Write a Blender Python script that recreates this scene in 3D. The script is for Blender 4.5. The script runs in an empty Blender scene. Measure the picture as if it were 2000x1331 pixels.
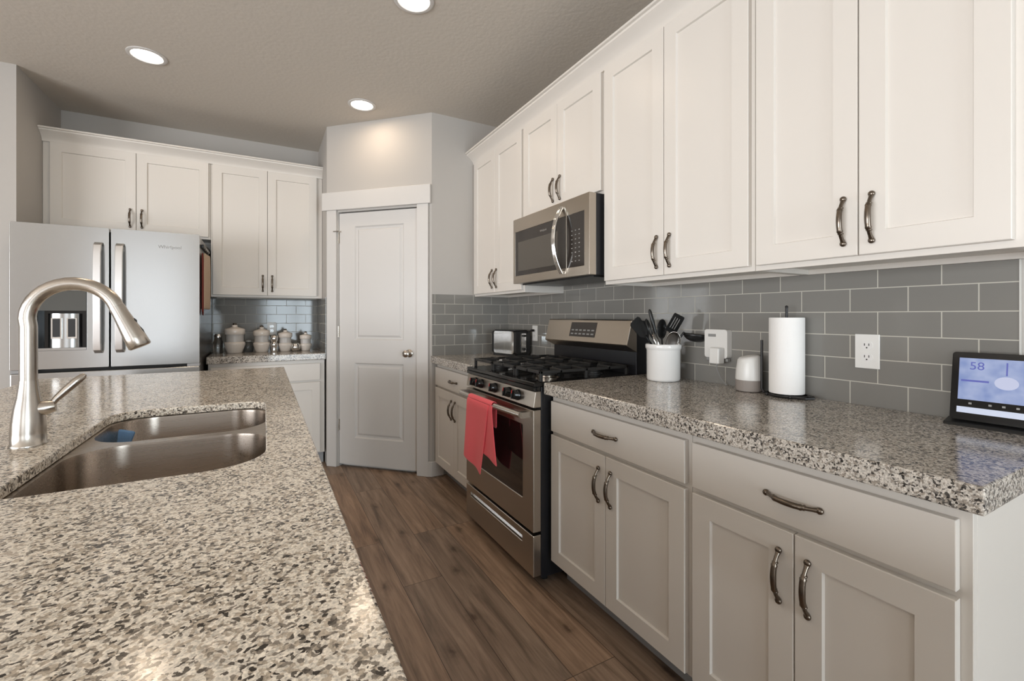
import bpy, bmesh, math, random
from mathutils import Vector, Matrix
random.seed(7)
sc = bpy.context.scene
C = sc.collection
R = math.radians
PI = math.pi

# ------------------------------------------------------------------ camera
cam_d = bpy.data.cameras.new('camera')
cam = bpy.data.objects.new('camera', cam_d)
C.objects.link(cam)
cam.location = (0, 0, 1.2128)
cam.rotation_euler = (R(90), 0, -0.5052)
cam_d.sensor_width = 36.0
cam_d.lens = 876.0 / 2000 * 36
cam_d.shift_y = -47.9 / 2000
cam_d.clip_start = 0.02
sc.camera = cam

# ------------------------------------------------------------------ world, exposure, daylight
w = bpy.data.worlds.new('world')
sc.world = w
w.use_nodes = True
w.node_tree.nodes['Background'].inputs[0].default_value = (0.75, 0.87, 1.0, 1)
w.node_tree.nodes['Background'].inputs[1].default_value = 1.2
sc.view_settings.view_transform = 'Standard'
sc.view_settings.look = 'None'
sc.view_settings.exposure = 0.06
sc.view_settings.gamma = 1.0
sc.view_settings.use_curve_mapping = False
sc.cycles.use_denoising = True
sc.cycles.max_bounces = 8
sc.cycles.diffuse_bounces = 5
sc.cycles.glossy_bounces = 4
sc.cycles.sample_clamp_indirect = 6
CAN_POWER = 2.2
DOOR_POWER = 135.0
WIN_POWER = 24.0
SIDE_POWER = 325.0


def area(name, loc, rot, sx, sy, power, col):
    l = bpy.data.lights.new(name, 'AREA')
    l.shape = 'RECTANGLE'
    l.size = sx
    l.size_y = sy
    l.energy = power
    l.color = col
    o = bpy.data.objects.new(name, l)
    o.location = loc
    o.rotation_euler = rot
    C.objects.link(o)
    return o


YR = -4.2      # rear wall
XL = -4.6      # far left wall
DAY = (0.97, 0.98, 1.0)
DAY_BLUE = (0.80, 0.92, 1.0)
area('patio_daylight', (0.75, YR - 0.12, 1.08), (R(90), 0, 0), 1.6, 2.0, DOOR_POWER, DAY_BLUE)
area('dining_daylight', (-2.1, YR - 0.12, 1.4), (R(90), 0, 0), 1.6, 1.9, WIN_POWER, DAY)
area('side_daylight', (XL - 0.12, -0.8, 1.0), (R(90), 0, R(-90)), 4.4, 1.9, SIDE_POWER, DAY)

# ------------------------------------------------------------------ materials


def mat(name, col, rough=0.5, metal=0.0, coat=0.0, emit=None, estr=0.0, trans=0.0, ior=1.45, spec=0.5):
    m = bpy.data.materials.new(name)
    m.use_nodes = True
    b = m.node_tree.nodes['Principled BSDF']
    b.inputs['Base Color'].default_value = (*col, 1)
    b.inputs['Roughness'].default_value = rough
    b.inputs['Metallic'].default_value = metal
    b.inputs['Coat Weight'].default_value = coat
    b.inputs['Coat Roughness'].default_value = 0.08
    b.inputs['IOR'].default_value = ior
    b.inputs['Specular IOR Level'].default_value = spec
    b.inputs['Transmission Weight'].default_value = trans
    if emit:
        b.inputs['Emission Color'].default_value = (*emit, 1)
        b.inputs['Emission Strength'].default_value = estr
    return m


def nt(m):
    return m.node_tree.nodes, m.node_tree.links, m.node_tree.nodes['Principled BSDF']


def node(m, t, **kw):
    n = m.node_tree.nodes.new(t)
    for k, v in kw.items():
        setattr(n, k, v)
    return n


def ramp(m, stops, interp='LINEAR'):
    n = node(m, 'ShaderNodeValToRGB')
    cr = n.color_ramp
    cr.interpolation = interp
    while len(cr.elements) < len(stops):
        cr.elements.new(0.5)
    for e, (p, c) in zip(cr.elements, stops):
        e.position = p
        e.color = (*c, 1) if len(c) == 3 else c
    return n


def bump_noise(m, scale, strength, dist=0.002, detail=3):
    N, L, b = nt(m)
    tc = node(m, 'ShaderNodeTexCoord')
    n = node(m, 'ShaderNodeTexNoise')
    n.inputs['Scale'].default_value = scale
    n.inputs['Detail'].default_value = detail
    bp = node(m, 'ShaderNodeBump')
    bp.inputs['Strength'].default_value = strength
    bp.inputs['Distance'].default_value = dist
    L.new(tc.outputs['Object'], n.inputs['Vector'])
    L.new(n.outputs['Fac'], bp.inputs['Height'])
    L.new(bp.outputs['Normal'], b.inputs['Normal'])
    return m


def brushed(m, axis, scale=260, amount=0.08, base=0.3):
    """fine streaks along one axis drive the roughness of brushed steel"""
    N, L, b = nt(m)
    tc = node(m, 'ShaderNodeTexCoord')
    mp = node(m, 'ShaderNodeMapping')
    s = [scale] * 3
    s[axis] = 2.0
    mp.inputs['Scale'].default_value = s
    n = node(m, 'ShaderNodeTexNoise')
    n.inputs['Scale'].default_value = 1.0
    n.inputs['Detail'].default_value = 2
    mr = node(m, 'ShaderNodeMapRange')
    mr.inputs['To Min'].default_value = base - amount
    mr.inputs['To Max'].default_value = base + amount
    L.new(tc.outputs['Object'], mp.inputs['Vector'])
    L.new(mp.outputs['Vector'], n.inputs['Vector'])
    L.new(n.outputs['Fac'], mr.inputs['Value'])
    L.new(mr.outputs['Result'], b.inputs['Roughness'])
    return m


def aniso(m, amount, rot=0.0):
    N, L, b = nt(m)
    t = node(m, 'ShaderNodeTangent', direction_type='RADIAL', axis='Z')
    L.new(t.outputs[0], b.inputs['Tangent'])
    b.inputs['Anisotropic'].default_value = amount
    b.inputs['Anisotropic Rotation'].default_value = rot
    return m


M = {}
M['wall'] = bump_noise(mat('painted_wall', (0.45, 0.425, 0.395), 0.75), 90, 0.12)
M['ceiling'] = bump_noise(mat('painted_ceiling', (0.57, 0.525, 0.465), 0.85), 45, 0.35, 0.004)
M['cab'] = mat('white_cabinet_paint', (0.675, 0.638, 0.588), 0.36)
M['trim'] = mat('white_trim_paint', (0.60, 0.58, 0.555), 0.38)
M['dark'] = mat('dark_void', (0.012, 0.011, 0.01), 0.7)
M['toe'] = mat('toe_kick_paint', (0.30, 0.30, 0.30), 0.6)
M['steel'] = brushed(mat('stainless_steel', (0.47, 0.42, 0.36), 0.3, 1.0), 1, 500, 0.03, 0.30)
M['steel_v'] = aniso(mat('fridge_stainless', (0.45, 0.455, 0.45), 0.26, 1.0), 0.75, 0.25)
M['steel_sink'] = aniso(brushed(mat('sink_stainless', (0.43, 0.375, 0.325), 0.3, 1.0), 0, 500, 0.03, 0.28), 0.6, 0.25)
M['steel_edge'] = mat('steel_edge', (0.72, 0.71, 0.70), 0.35, 1.0)
M['nickel'] = mat('brushed_nickel', (0.52, 0.48, 0.43), 0.27, 1.0)
M['chrome'] = mat('chrome', (0.75, 0.74, 0.72), 0.08, 1.0)
M['bronze'] = mat('antique_pewter', (0.175, 0.145, 0.118), 0.24, 1.0)
M['black_gloss'] = mat('black_gloss', (0.010, 0.010, 0.010), 0.08)
M['black_side'] = mat('black_enamel_side', (0.010, 0.010, 0.012), 0.35)
M['black_metal'] = mat('black_wire', (0.012, 0.011, 0.011), 0.4)
M['iron'] = mat('cast_iron', (0.018, 0.017, 0.016), 0.5)
M['black_plastic'] = mat('black_plastic', (0.014, 0.014, 0.014), 0.3)
M['glass_dark'] = mat('oven_glass', (0.012, 0.009, 0.008), 0.04, coat=0.5)
M['mw_glass'] = mat('microwave_glass', (0.030, 0.025, 0.022), 0.10)
M['mw_mesh'] = mat('microwave_mesh', (0.085, 0.075, 0.062), 0.3)
M['fridge_side'] = mat('fridge_side_grey', (0.075, 0.07, 0.065), 0.22)
M['ceramic'] = mat('white_ceramic', (0.80, 0.79, 0.77), 0.12, coat=0.4)
M['cream'] = mat('cream_ceramic', (0.66, 0.60, 0.54), 0.2, coat=0.3)
M['cream_band'] = mat('pale_grey_band', (0.50, 0.48, 0.46), 0.35)
M['white_plastic'] = mat('white_plastic', (0.76, 0.75, 0.72), 0.3)
M['grey_slot'] = mat('grey_slot', (0.28, 0.28, 0.27), 0.5)
M['fabric'] = bump_noise(mat('grey_speaker_fabric', (0.30, 0.265, 0.24), 0.9), 500, 0.4)
M['paper'] = bump_noise(mat('paper_towel', (0.86, 0.845, 0.82), 0.9), 120, 0.3)
M['red'] = mat('red_mark', (0.6, 0.03, 0.02), 0.4)
M['blue_sponge'] = bump_noise(mat('blue_sponge', (0.16, 0.30, 0.52), 0.9), 250, 0.6)
M['tan_cloth'] = bump_noise(mat('tan_cloth', (0.50, 0.37, 0.26), 0.9), 200, 0.4)
M['red_cloth'] = bump_noise(mat('dark_red_cloth', (0.17, 0.035, 0.025), 0.9), 200, 0.4)
M['glass'] = mat('clear_glass', (0.9, 0.93, 0.93), 0.02, trans=1.0)
M['smoke_glass'] = mat('smoked_glass', (0.25, 0.26, 0.26), 0.06, trans=0.8)
M['lens'] = mat('lamp_lens', (0.9, 0.9, 0.88), 0.4, emit=(1.0, 0.93, 0.82), estr=6.0)
M['grout_edge'] = mat('tile_edge_trim', (0.62, 0.61, 0.57), 0.4)
M['steel_utensil'] = mat('utensil_steel', (0.6, 0.58, 0.56), 0.18, 1.0)
M['sky_pane'] = mat('window_frame_white', (0.78, 0.78, 0.78), 0.4)

# towel
m = M['coral'] = mat('coral_terry', (0.95, 0.120, 0.145), 0.95)
N, L, b = nt(m)
b.inputs['Sheen Weight'].default_value = 0.25
tc = node(m, 'ShaderNodeTexCoord')
n = node(m, 'ShaderNodeTexNoise'); n.inputs['Scale'].default_value = 260
mp = node(m, 'ShaderNodeMapping'); mp.inputs['Scale'].default_value = (1, 0.6, 2.2)
bp = node(m, 'ShaderNodeBump'); bp.inputs['Strength'].default_value = 0.5; bp.inputs['Distance'].default_value = 0.003
L.new(tc.outputs['Object'], mp.inputs['Vector']); L.new(mp.outputs['Vector'], n.inputs['Vector'])
L.new(n.outputs['Fac'], bp.inputs['Height']); L.new(bp.outputs['Normal'], b.inputs['Normal'])


def granite(name, light, mid, tan, dark, rough=0.15):
    m = mat(name, light, rough, coat=0.0, spec=0.55)
    N, L, b = nt(m)
    tc = node(m, 'ShaderNodeTexCoord')
    # irregular grain: distort the cell lookup with noise
    dn = node(m, 'ShaderNodeTexNoise')
    dn.inputs['Scale'].default_value = 95
    dn.inputs['Detail'].default_value = 4
    sub = node(m, 'ShaderNodeVectorMath', operation='SUBTRACT'); sub.inputs[1].default_value = (0.5, 0.5, 0.5)
    scl = node(m, 'ShaderNodeVectorMath', operation='SCALE'); scl.inputs['Scale'].default_value = 0.012
    add = node(m, 'ShaderNodeVectorMath', operation='ADD')
    L.new(tc.outputs['Object'], dn.inputs['Vector'])
    L.new(dn.outputs['Color'], sub.inputs[0]); L.new(sub.outputs['Vector'], scl.inputs[0])
    L.new(tc.outputs['Object'], add.inputs[0]); L.new(scl.outputs['Vector'], add.inputs[1])
    v = node(m, 'ShaderNodeTexVoronoi'); v.inputs['Scale'].default_value = 235
    L.new(add.outputs['Vector'], v.inputs['Vector'])
    sep = node(m, 'ShaderNodeSeparateColor'); L.new(v.outputs['Color'], sep.inputs['Color'])
    # drifts of darker and lighter stone
    cl = node(m, 'ShaderNodeTexNoise'); cl.inputs['Scale'].default_value = 13; cl.inputs['Detail'].default_value = 3
    L.new(tc.outputs['Object'], cl.inputs['Vector'])
    ma = node(m, 'ShaderNodeMath', operation='MULTIPLY_ADD'); ma.inputs[1].default_value = 0.55; ma.inputs[2].default_value = -0.275
    L.new(cl.outputs['Fac'], ma.inputs[0])
    ad = node(m, 'ShaderNodeMath', operation='ADD'); L.new(sep.outputs['Red'], ad.inputs[0]); L.new(ma.outputs[0], ad.inputs[1])
    rp = ramp(m, [(0.0, dark), (0.07, tuple((a + 2 * c) / 3 for a, c in zip(mid, dark))), (0.15, mid), (0.26, tan),
                  (0.42, light), (0.72, tuple(min(1, c * 1.16) for c in light)), (0.86, tan), (0.93, tuple(min(1, c * 1.1) for c in light))], 'CONSTANT')
    L.new(ad.outputs[0], rp.inputs['Fac'])
    # soften the cell borders a little
    n2 = node(m, 'ShaderNodeTexNoise'); n2.inputs['Scale'].default_value = 330; n2.inputs['Detail'].default_value = 3
    L.new(tc.outputs['Object'], n2.inputs['Vector'])
    rp2 = ramp(m, [(0.30, (0.55, 0.55, 0.55)), (0.62, (1.12, 1.12, 1.12))])
    L.new(n2.outputs['Fac'], rp2.inputs['Fac'])
    mx = node(m, 'ShaderNodeMix', data_type='RGBA', blend_type='MULTIPLY'); mx.inputs['Factor'].default_value = 1
    L.new(rp.outputs['Color'], mx.inputs['A']); L.new(rp2.outputs['Color'], mx.inputs['B'])
    L.new(mx.outputs['Result'], b.inputs['Base Color'])
    return m


M['granite'] = granite('speckled_granite', (0.84, 0.775, 0.675), (0.27, 0.235, 0.195), (0.56, 0.48, 0.385), (0.050, 0.042, 0.035))
M['granite_grey'] = granite('grey_speckled_granite', (0.55, 0.51, 0.455), (0.16, 0.145, 0.13), (0.33, 0.29, 0.245), (0.030, 0.027, 0.025))


def tile(name, ua, u0, z0):
    """running-bond glass subway tile; ua = world axis the courses run along"""
    m = mat(name, (0.2, 0.2, 0.19), 0.12)
    N, L, b = nt(m)
    tc = node(m, 'ShaderNodeTexCoord')
    sx = node(m, 'ShaderNodeSeparateXYZ'); L.new(tc.outputs['Object'], sx.inputs[0])
    a1 = node(m, 'ShaderNodeMath', operation='SUBTRACT'); a1.inputs[1].default_value = u0
    a2 = node(m, 'ShaderNodeMath', operation='SUBTRACT'); a2.inputs[1].default_value = z0
    L.new(sx.outputs[ua], a1.inputs[0]); L.new(sx.outputs['Z'], a2.inputs[0])
    cx = node(m, 'ShaderNodeCombineXYZ'); L.new(a1.outputs[0], cx.inputs['X']); L.new(a2.outputs[0], cx.inputs['Y'])
    br = node(m, 'ShaderNodeTexBrick')
    br.offset = 0.5; br.offset_frequency = 2
    br.inputs['Scale'].default_value = 1
    br.inputs['Brick Width'].default_value = 0.1585
    br.inputs['Row Height'].default_value = 0.0787
    br.inputs['Mortar Size'].default_value = 0.0017
    br.inputs['Mortar Smooth'].default_value = 0.15
    br.inputs['Bias'].default_value = 0.0
    br.inputs['Color1'].default_value = (0.205, 0.198, 0.182, 1)
    br.inputs['Color2'].default_value = (0.23, 0.222, 0.204, 1)
    br.inputs['Mortar'].default_value = (0.50, 0.48, 0.42, 1)
    L.new(cx.outputs[0], br.inputs['Vector'])
    L.new(br.outputs['Color'], b.inputs['Base Color'])
    mr = node(m, 'ShaderNodeMapRange'); mr.inputs['To Min'].default_value = 0.10; mr.inputs['To Max'].default_value = 0.75
    L.new(br.outputs['Fac'], mr.inputs['Value']); L.new(mr.outputs['Result'], b.inputs['Roughness'])
    iv = node(m, 'ShaderNodeMath', operation='SUBTRACT'); iv.inputs[0].default_value = 1.0
    L.new(br.outputs['Fac'], iv.inputs[1])
    bp = node(m, 'ShaderNodeBump'); bp.inputs['Strength'].default_value = 0.5; bp.inputs['Distance'].default_value = 0.002
    L.new(iv.outputs[0], bp.inputs['Height']); L.new(bp.outputs['Normal'], b.inputs['Normal'])
    return m


M['tile_r'] = tile('glass_subway_tile', 'Y', 0.7857 - 0.1585 * 3.5, 0.9115 - 0.0787 * 2)
M['tile_x'] = tile('glass_subway_tile_cross', 'X', 0.02, 0.9115 - 0.0787 * 2)

# floor planks
m = M['floor'] = mat('wood_plank_floor', (0.1, 0.07, 0.05), 0.42)
N, L, b = nt(m)
tc = node(m, 'ShaderNodeTexCoord')
sx = node(m, 'ShaderNodeSeparateXYZ'); L.new(tc.outputs['Object'], sx.inputs[0])
cx = node(m, 'ShaderNodeCombineXYZ'); L.new(sx.outputs['Y'], cx.inputs['X']); L.new(sx.outputs['X'], cx.inputs['Y'])
br = node(m, 'ShaderNodeTexBrick'); br.offset = 0.37; br.offset_frequency = 3
for k, v in (('Scale', 1), ('Brick Width', 1.22), ('Row Height', 0.182), ('Mortar Size', 0.0012), ('Mortar Smooth', 0.1), ('Bias', 0.0)):
    br.inputs[k].default_value = v
br.inputs['Color1'].default_value = (0, 0, 0, 1); br.inputs['Color2'].default_value = (1, 1, 1, 1); br.inputs['Mortar'].default_value = (0.5, 0.5, 0.5, 1)
L.new(cx.outputs[0], br.inputs['Vector'])
mp = node(m, 'ShaderNodeMapping'); mp.inputs['Scale'].default_value = (22, 1.5, 1)
L.new(tc.outputs['Object'], mp.inputs['Vector'])
# each plank shifts its grain lookup
sh = node(m, 'ShaderNodeVectorMath', operation='SCALE'); sh.inputs['Scale'].default_value = 7.3
L.new(br.outputs['Color'], sh.inputs[0])
ads = node(m, 'ShaderNodeVectorMath', operation='ADD'); L.new(mp.outputs['Vector'], ads.inputs[0]); L.new(sh.outputs['Vector'], ads.inputs[1])
g = node(m, 'ShaderNodeTexNoise'); g.inputs['Scale'].default_value = 1.6; g.inputs['Detail'].default_value = 7; g.inputs['Roughness'].default_value = 0.62; g.inputs['Distortion'].default_value = 0.6
L.new(ads.outputs['Vector'], g.inputs['Vector'])
rp = ramp(m, [(0.25, (0.095, 0.062, 0.042)), (0.48, (0.250, 0.172, 0.120)), (0.75, (0.420, 0.300, 0.215))])
L.new(g.outputs['Fac'], rp.inputs['Fac'])
tint = ramp(m, [(0.0, (0.84, 0.86, 0.88)), (0.5, (1.0, 1.0, 1.0)), (1.0, (1.22, 1.10, 0.98))])
L.new(br.outputs['Color'], tint.inputs['Fac'])
mx = node(m, 'ShaderNodeMix', data_type='RGBA', blend_type='MULTIPLY'); mx.inputs['Factor'].default_value = 1
L.new(rp.outputs['Color'], mx.inputs['A']); L.new(tint.outputs['Color'], mx.inputs['B'])
# knots
kv = node(m, 'ShaderNodeTexVoronoi', voronoi_dimensions='2D'); kv.inputs['Scale'].default_value = 1.0
mk = node(m, 'ShaderNodeMapping'); mk.inputs['Scale'].default_value = (4.6, 2.1, 1); L.new(tc.outputs['Object'], mk.inputs['Vector'])
kn = node(m, 'ShaderNodeTexNoise'); kn.inputs['Scale'].default_value = 30; L.new(tc.outputs['Object'], kn.inputs['Vector'])
ks = node(m, 'ShaderNodeVectorMath', operation='SCALE'); ks.inputs['Scale'].default_value = 0.12; L.new(kn.outputs['Color'], ks.inputs[0])
ka = node(m, 'ShaderNodeVectorMath', operation='ADD'); L.new(mk.outputs['Vector'], ka.inputs[0]); L.new(ks.outputs['Vector'], ka.inputs[1])
L.new(ka.outputs['Vector'], kv.inputs['Vector'])
kr = ramp(m, [(0.02, (0.30, 0.26, 0.24)), (0.07, (0.72, 0.70, 0.68)), (0.16, (1, 1, 1))]); L.new(kv.outputs['Distance'], kr.inputs['Fac'])
mx2 = node(m, 'ShaderNodeMix', data_type='RGBA', blend_type='MULTIPLY'); mx2.inputs['Factor'].default_value = 0.85
L.new(mx.outputs['Result'], mx2.inputs['A']); L.new(kr.outputs['Color'], mx2.inputs['B'])
mx3 = node(m, 'ShaderNodeMix', data_type='RGBA'); mx3.inputs['B'].default_value = (0.045, 0.030, 0.022, 1)
L.new(br.outputs['Fac'], mx3.inputs['Factor']); L.new(mx2.outputs['Result'], mx3.inputs['A'])
L.new(mx3.outputs['Result'], b.inputs['Base Color'])

# ------------------------------------------------------------------ mesh helpers


class MB:
    def __init__(s):
        s.bm = bmesh.new()

    def face(s, vs):
        try:
            return s.bm.faces.new(vs)
        except ValueError:
            return None

    def box(s, x0, x1, y0, y1, z0, z1):
        v = [s.bm.verts.new(p) for p in ((x0, y0, z0), (x1, y0, z0), (x1, y1, z0), (x0, y1, z0), (x0, y0, z1), (x1, y0, z1), (x1, y1, z1), (x0, y1, z1))]
        for f in ((3, 2, 1, 0), (4, 5, 6, 7), (0, 1, 5, 4), (1, 2, 6, 5), (2, 3, 7, 6), (3, 0, 4, 7)):
            s.face([v[i] for i in f])
        return s

    def prism(s, pts, axis, a, b):
        """polygon pts (2-D) extruded along axis from a to b; 2-D axes are the other two in x,y,z order"""
        def P(p, t):
            if axis == 0: return (t, p[0], p[1])
            if axis == 1: return (p[0], t, p[1])
            return (p[0], p[1], t)
        A = [s.bm.verts.new(P(p, a)) for p in pts]
        B = [s.bm.verts.new(P(p, b)) for p in pts]
        n = len(pts)
        s.face(A[::-1]); s.face(B)
        for i in range(n):
            s.face([A[i], A[(i + 1) % n], B[(i + 1) % n], B[i]])
        return s

    def plate(s, outer, holes, axis, a, b):
        """plate with holes: 2-D loops filled and extruded along axis a..b"""
        def P(p, t):
            if axis == 0: return (t, p[0], p[1])
            if axis == 1: return (p[0], t, p[1])
            return (p[0], p[1], t)
        for t in (a, b):
            es = []
            loops = []
            for lp in [outer] + holes:
                vs = [s.bm.verts.new(P(p, t)) for p in lp]
                loops.append(vs)
                for i in range(len(vs)):
                    es.append(s.bm.edges.new((vs[i], vs[(i + 1) % len(vs)])))
            bmesh.ops.triangle_fill(s.bm, edges=es, use_beauty=True)
            if t == a: LA = loops
            else: LB = loops
        for A, B in zip(LA, LB):
            n = len(A)
            for i in range(n):
                s.face([A[i], A[(i + 1) % n], B[(i + 1) % n], B[i]])
        return s

    def lathe(s, prof, cx=0, cy=0, seg=32, cap=True, axis=2):
        """profile (r, h) revolved about an axis through (cx, cy)"""
        rings = []
        for r, h in prof:
            ring = []
            for i in range(seg):
                a = 2 * PI * i / seg
                p = (cx + r * math.cos(a), cy + r * math.sin(a), h)
                if axis == 0: p = (p[2], p[0], p[1])
                if axis == 1: p = (p[0], p[2], p[1])
                ring.append(s.bm.verts.new(p))
            rings.append(ring)
        for A, B in zip(rings, rings[1:]):
            for i in range(seg):
                s.face([A[i], A[(i + 1) % seg], B[(i + 1) % seg], B[i]])
        if cap:
            s.face(rings[0][::-1]); s.face(rings[-1])
        return s

    def tube(s, pts, rad, seg=12, cap=True, flat=None):
        """swept tube through pts; rad is a number or a list"""
        pts = [Vector(p) for p in pts]
        n = len(pts)
        if not isinstance(rad, (list, tuple)): rad = [rad] * n
        up = None
        rings = []
        for i, p in enumerate(pts):
            t = (pts[min(i + 1, n - 1)] - pts[max(i - 1, 0)]).normalized()
            if up is None:
                up = Vector((0, 0, 1)) if abs(t.z) < 0.9 else Vector((1, 0, 0))
            u = (up - t * up.dot(t)).normalized()
            v = t.cross(u)
            up = u
            ring = []
            for k in range(seg):
                a = 2 * PI * k / seg
                ring.append(s.bm.verts.new(p + u * (rad[i] * math.cos(a)) + v * (rad[i] * math.sin(a))))
            rings.append(ring)
        for A, B in zip(rings, rings[1:]):
            for i in range(seg):
                s.face([A[i], A[(i + 1) % seg], B[(i + 1) % seg], B[i]])
        if cap:
            s.face(rings[0][::-1]); s.face(rings[-1])
        return s

    def ball(s, c, r, sx=1, sy=1, sz=1, seg=20):
        m4 = Matrix.Translation(c) @ Matrix.Diagonal((r * sx, r * sy, r * sz, 1))
        bmesh.ops.create_uvsphere(s.bm, u_segments=seg, v_segments=seg // 2, radius=1, matrix=m4)
        return s

    def grid(s, rows):
        """rows of points joined into a sheet"""
        V = [[s.bm.verts.new(p) for p in r] for r in rows]
        for A, B in zip(V, V[1:]):
            for i in range(len(A) - 1):
                s.face([A[i], A[i + 1], B[i + 1], B[i]])
        return s

    def xform(s, mtx):
        bmesh.ops.transform(s.bm, matrix=mtx, verts=s.bm.verts)
        return s

    def build(s, name, mt, parent=None, bevel=0, smooth=False, seg=2, solid=0, sub=0):
        bmesh.ops.recalc_face_normals(s.bm, faces=s.bm.faces)
        me = bpy.data.meshes.new(name)
        s.bm.to_mesh(me)
        s.bm.free()
        me.materials.append(mt)
        o = bpy.data.objects.new(name, me)
        C.objects.link(o)
        if parent: o.parent = parent
        if smooth:
            for p in me.polygons: p.use_smooth = True
            try:
                me.set_sharp_from_angle(angle=R(smooth if smooth > 1 else 40))
            except Exception:
                pass
        if solid:
            md = o.modifiers.new('solid', 'SOLIDIFY'); md.thickness = solid; md.offset = 0
        if sub:
            md = o.modifiers.new('sub', 'SUBSURF'); md.levels = sub; md.render_levels = sub
        if bevel:
            md = o.modifiers.new('bevel', 'BEVEL'); md.width = bevel; md.segments = seg; md.limit_method = 'ANGLE'; md.angle_limit = R(40)
        return o


def empty(name, loc, rz=0):
    o = bpy.data.objects.new(name, None)
    o.empty_display_size = 0.05
    o.location = loc
    o.rotation_euler = (0, 0, rz)
    C.objects.link(o)
    return o


def tag(o, label, cat, group=None):
    o['label'] = label
    o['category'] = cat
    if group: o['group'] = group
    return o


def thing(name, label, cat, loc, rz=0, group=None):
    return tag(empty(name, loc, rz), label, cat, group)


def struct(o):
    o['kind'] = 'structure'
    return o


def copy_tree(o, parent=None):
    c = o.copy()
    C.objects.link(c)
    c.parent = parent
    for ch in list(o.children):
        copy_tree(ch, c)
    return c


def rrect(x0, x1, y0, y1, r, n=8):
    if not isinstance(r, (list, tuple)): r = [r] * 4
    out = []
    for (cx, cy, a0, q) in ((x1 - r[0], y1 - r[0], 0, r[0]), (x0 + r[1], y1 - r[1], 90, r[1]), (x0 + r[2], y0 + r[2], 180, r[2]), (x1 - r[3], y0 + r[3], 270, r[3])):
        for i in range(n + 1):
            a = R(a0 + 90 * i / n)
            out.append((cx + q * math.cos(a), cy + q * math.sin(a)))
    return out


def text_mesh(name, txt, size, mt, parent, loc, rot, depth=0.0008):
    cu = bpy.data.curves.new(name, 'FONT')
    cu.body = txt
    cu.size = size
    cu.extrude = depth
    cu.align_x = 'CENTER'; cu.align_y = 'CENTER'
    t = bpy.data.objects.new(name + '_tmp', cu)
    C.objects.link(t)
    me = bpy.data.meshes.new_from_object(t.evaluated_get(bpy.context.evaluated_depsgraph_get()))
    bpy.data.objects.remove(t)
    me.name = name
    me.materials.clear()
    me.materials.append(mt)
    o = bpy.data.objects.new(name, me)
    C.objects.link(o)
    o.parent = parent
    o.location = loc
    o.rotation_euler = rot
    return o


# ------------------------------------------------------------------ room shell
XW = 1.77          # right wall
YB = 4.554         # back (fridge) wall
ZC = 2.75
P1 = (1.1078, 3.2534)
P2 = (0.4463, 3.915)
XN, YN = -1.324, 3.864   # fridge nook corner
T = 0.12
struct(MB().box(XL - T, XW + T, YR - T, YB + T, -0.1, 0).build('floor', M['floor']))
struct(MB().box(XL - T, XW + T, YR - T, YB + T, ZC, ZC + 0.1).build('ceiling', M['ceiling']))
struct(MB().box(XW, XW + T, YR, P1[1], 0, ZC).build('wall_right', M['wall']))
struct(MB().box(P1[0], XW + T, P1[1], P1[1] + 0.10, 0, ZC).build('wall_pantry_right', M['wall']))
struct(MB().box(XN, P2[0], YB, YB + T, 0, ZC).build('wall_back', M['wall']))
struct(MB().box(P2[0], P2[0] + 0.10, P2[1], YB + T, 0, ZC).build('wall_pantry_left', M['wall']))
# angled pantry wall with its door opening; local x runs from P2 to P1, local -y faces the room
PL = math.hypot(P1[0] - P2[0], P1[1] - P2[1])
DX0, DX1, DZ = 0.1056, 0.814, 2.052
for nm, x0, x1, z0, z1 in (('wall_pantry_door_left', 0, DX0 - 0.004, 0, ZC), ('wall_pantry_door_right', DX1 + 0.004, PL, 0, ZC), ('wall_pantry_door_top', DX0 - 0.004, DX1 + 0.004, DZ, ZC)):
    o = struct(MB().box(x0, x1, 0, 0.11, z0, z1).build(nm, M['wall']))
    o.location = (*P2, 0); o.rotation_euler = (0, 0, R(-45))
# left walls: side of the fridge nook and the wall that faces the room
struct(MB().box(XN - T, XN, YN, YB + T, 0, ZC).build('wall_nook', M['wall']))
struct(MB().box(XL, XN - T - 0.0005, YN, YN + T, 0, ZC).build('wall_left_back', M['wall']))
# rear wall with the patio door opening and the dining window opening
struct(MB().plate([(XL, 0), (-0.05, 0), (-0.05, 2.08), (1.55, 2.08), (1.55, 0), (XW + T, 0), (XW + T, ZC), (XL, ZC)],
                  [[(-2.9, 0.45), (-1.3, 0.45), (-1.3, 2.35), (-2.9, 2.35)]], 1, YR - T, YR).build('wall_rear', M['wall']))
struct(MB().plate([(YR, 0), (YN + T, 0), (YN + T, ZC), (YR, ZC)], [[(-3.0, 0.05), (1.4, 0.05), (1.4, 1.95), (-3.0, 1.95)]], 0, XL - T, XL).build('wall_left', M['wall']))
fr = MB()
for x0, x1 in ((-0.05, 0.03), (0.71, 0.79), (1.47, 1.55)): fr.box(x0, x1, YR - 0.08, YR - 0.02, 0, 2.08)
fr.box(0.03, 1.47, YR - 0.08, YR - 0.02, 2.0, 2.08).box(0.03, 1.47, YR - 0.08, YR - 0.02, 0.0, 0.1)
struct(fr.build('door_1', M['sky_pane']))
fr = MB()
for x0, x1 in ((-2.9, -2.84), (-2.13, -2.07), (-1.36, -1.3)): fr.box(x0, x1, YR - 0.08, YR - 0.02, 0.45, 2.35)
for z0, z1 in ((0.45, 0.51), (1.42, 1.45), (2.29, 2.35)): fr.box(-2.84, -1.36, YR - 0.07, YR - 0.03, z0, z1)
struct(fr.build('window_1', M['sky_pane']))
fr = MB()
for y0, y1 in ((-3.0, -2.94), (-0.83, -0.77), (1.34, 1.4)): fr.box(XL - 0.08, XL - 0.02, y0, y1, 0.05, 1.95)
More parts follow.
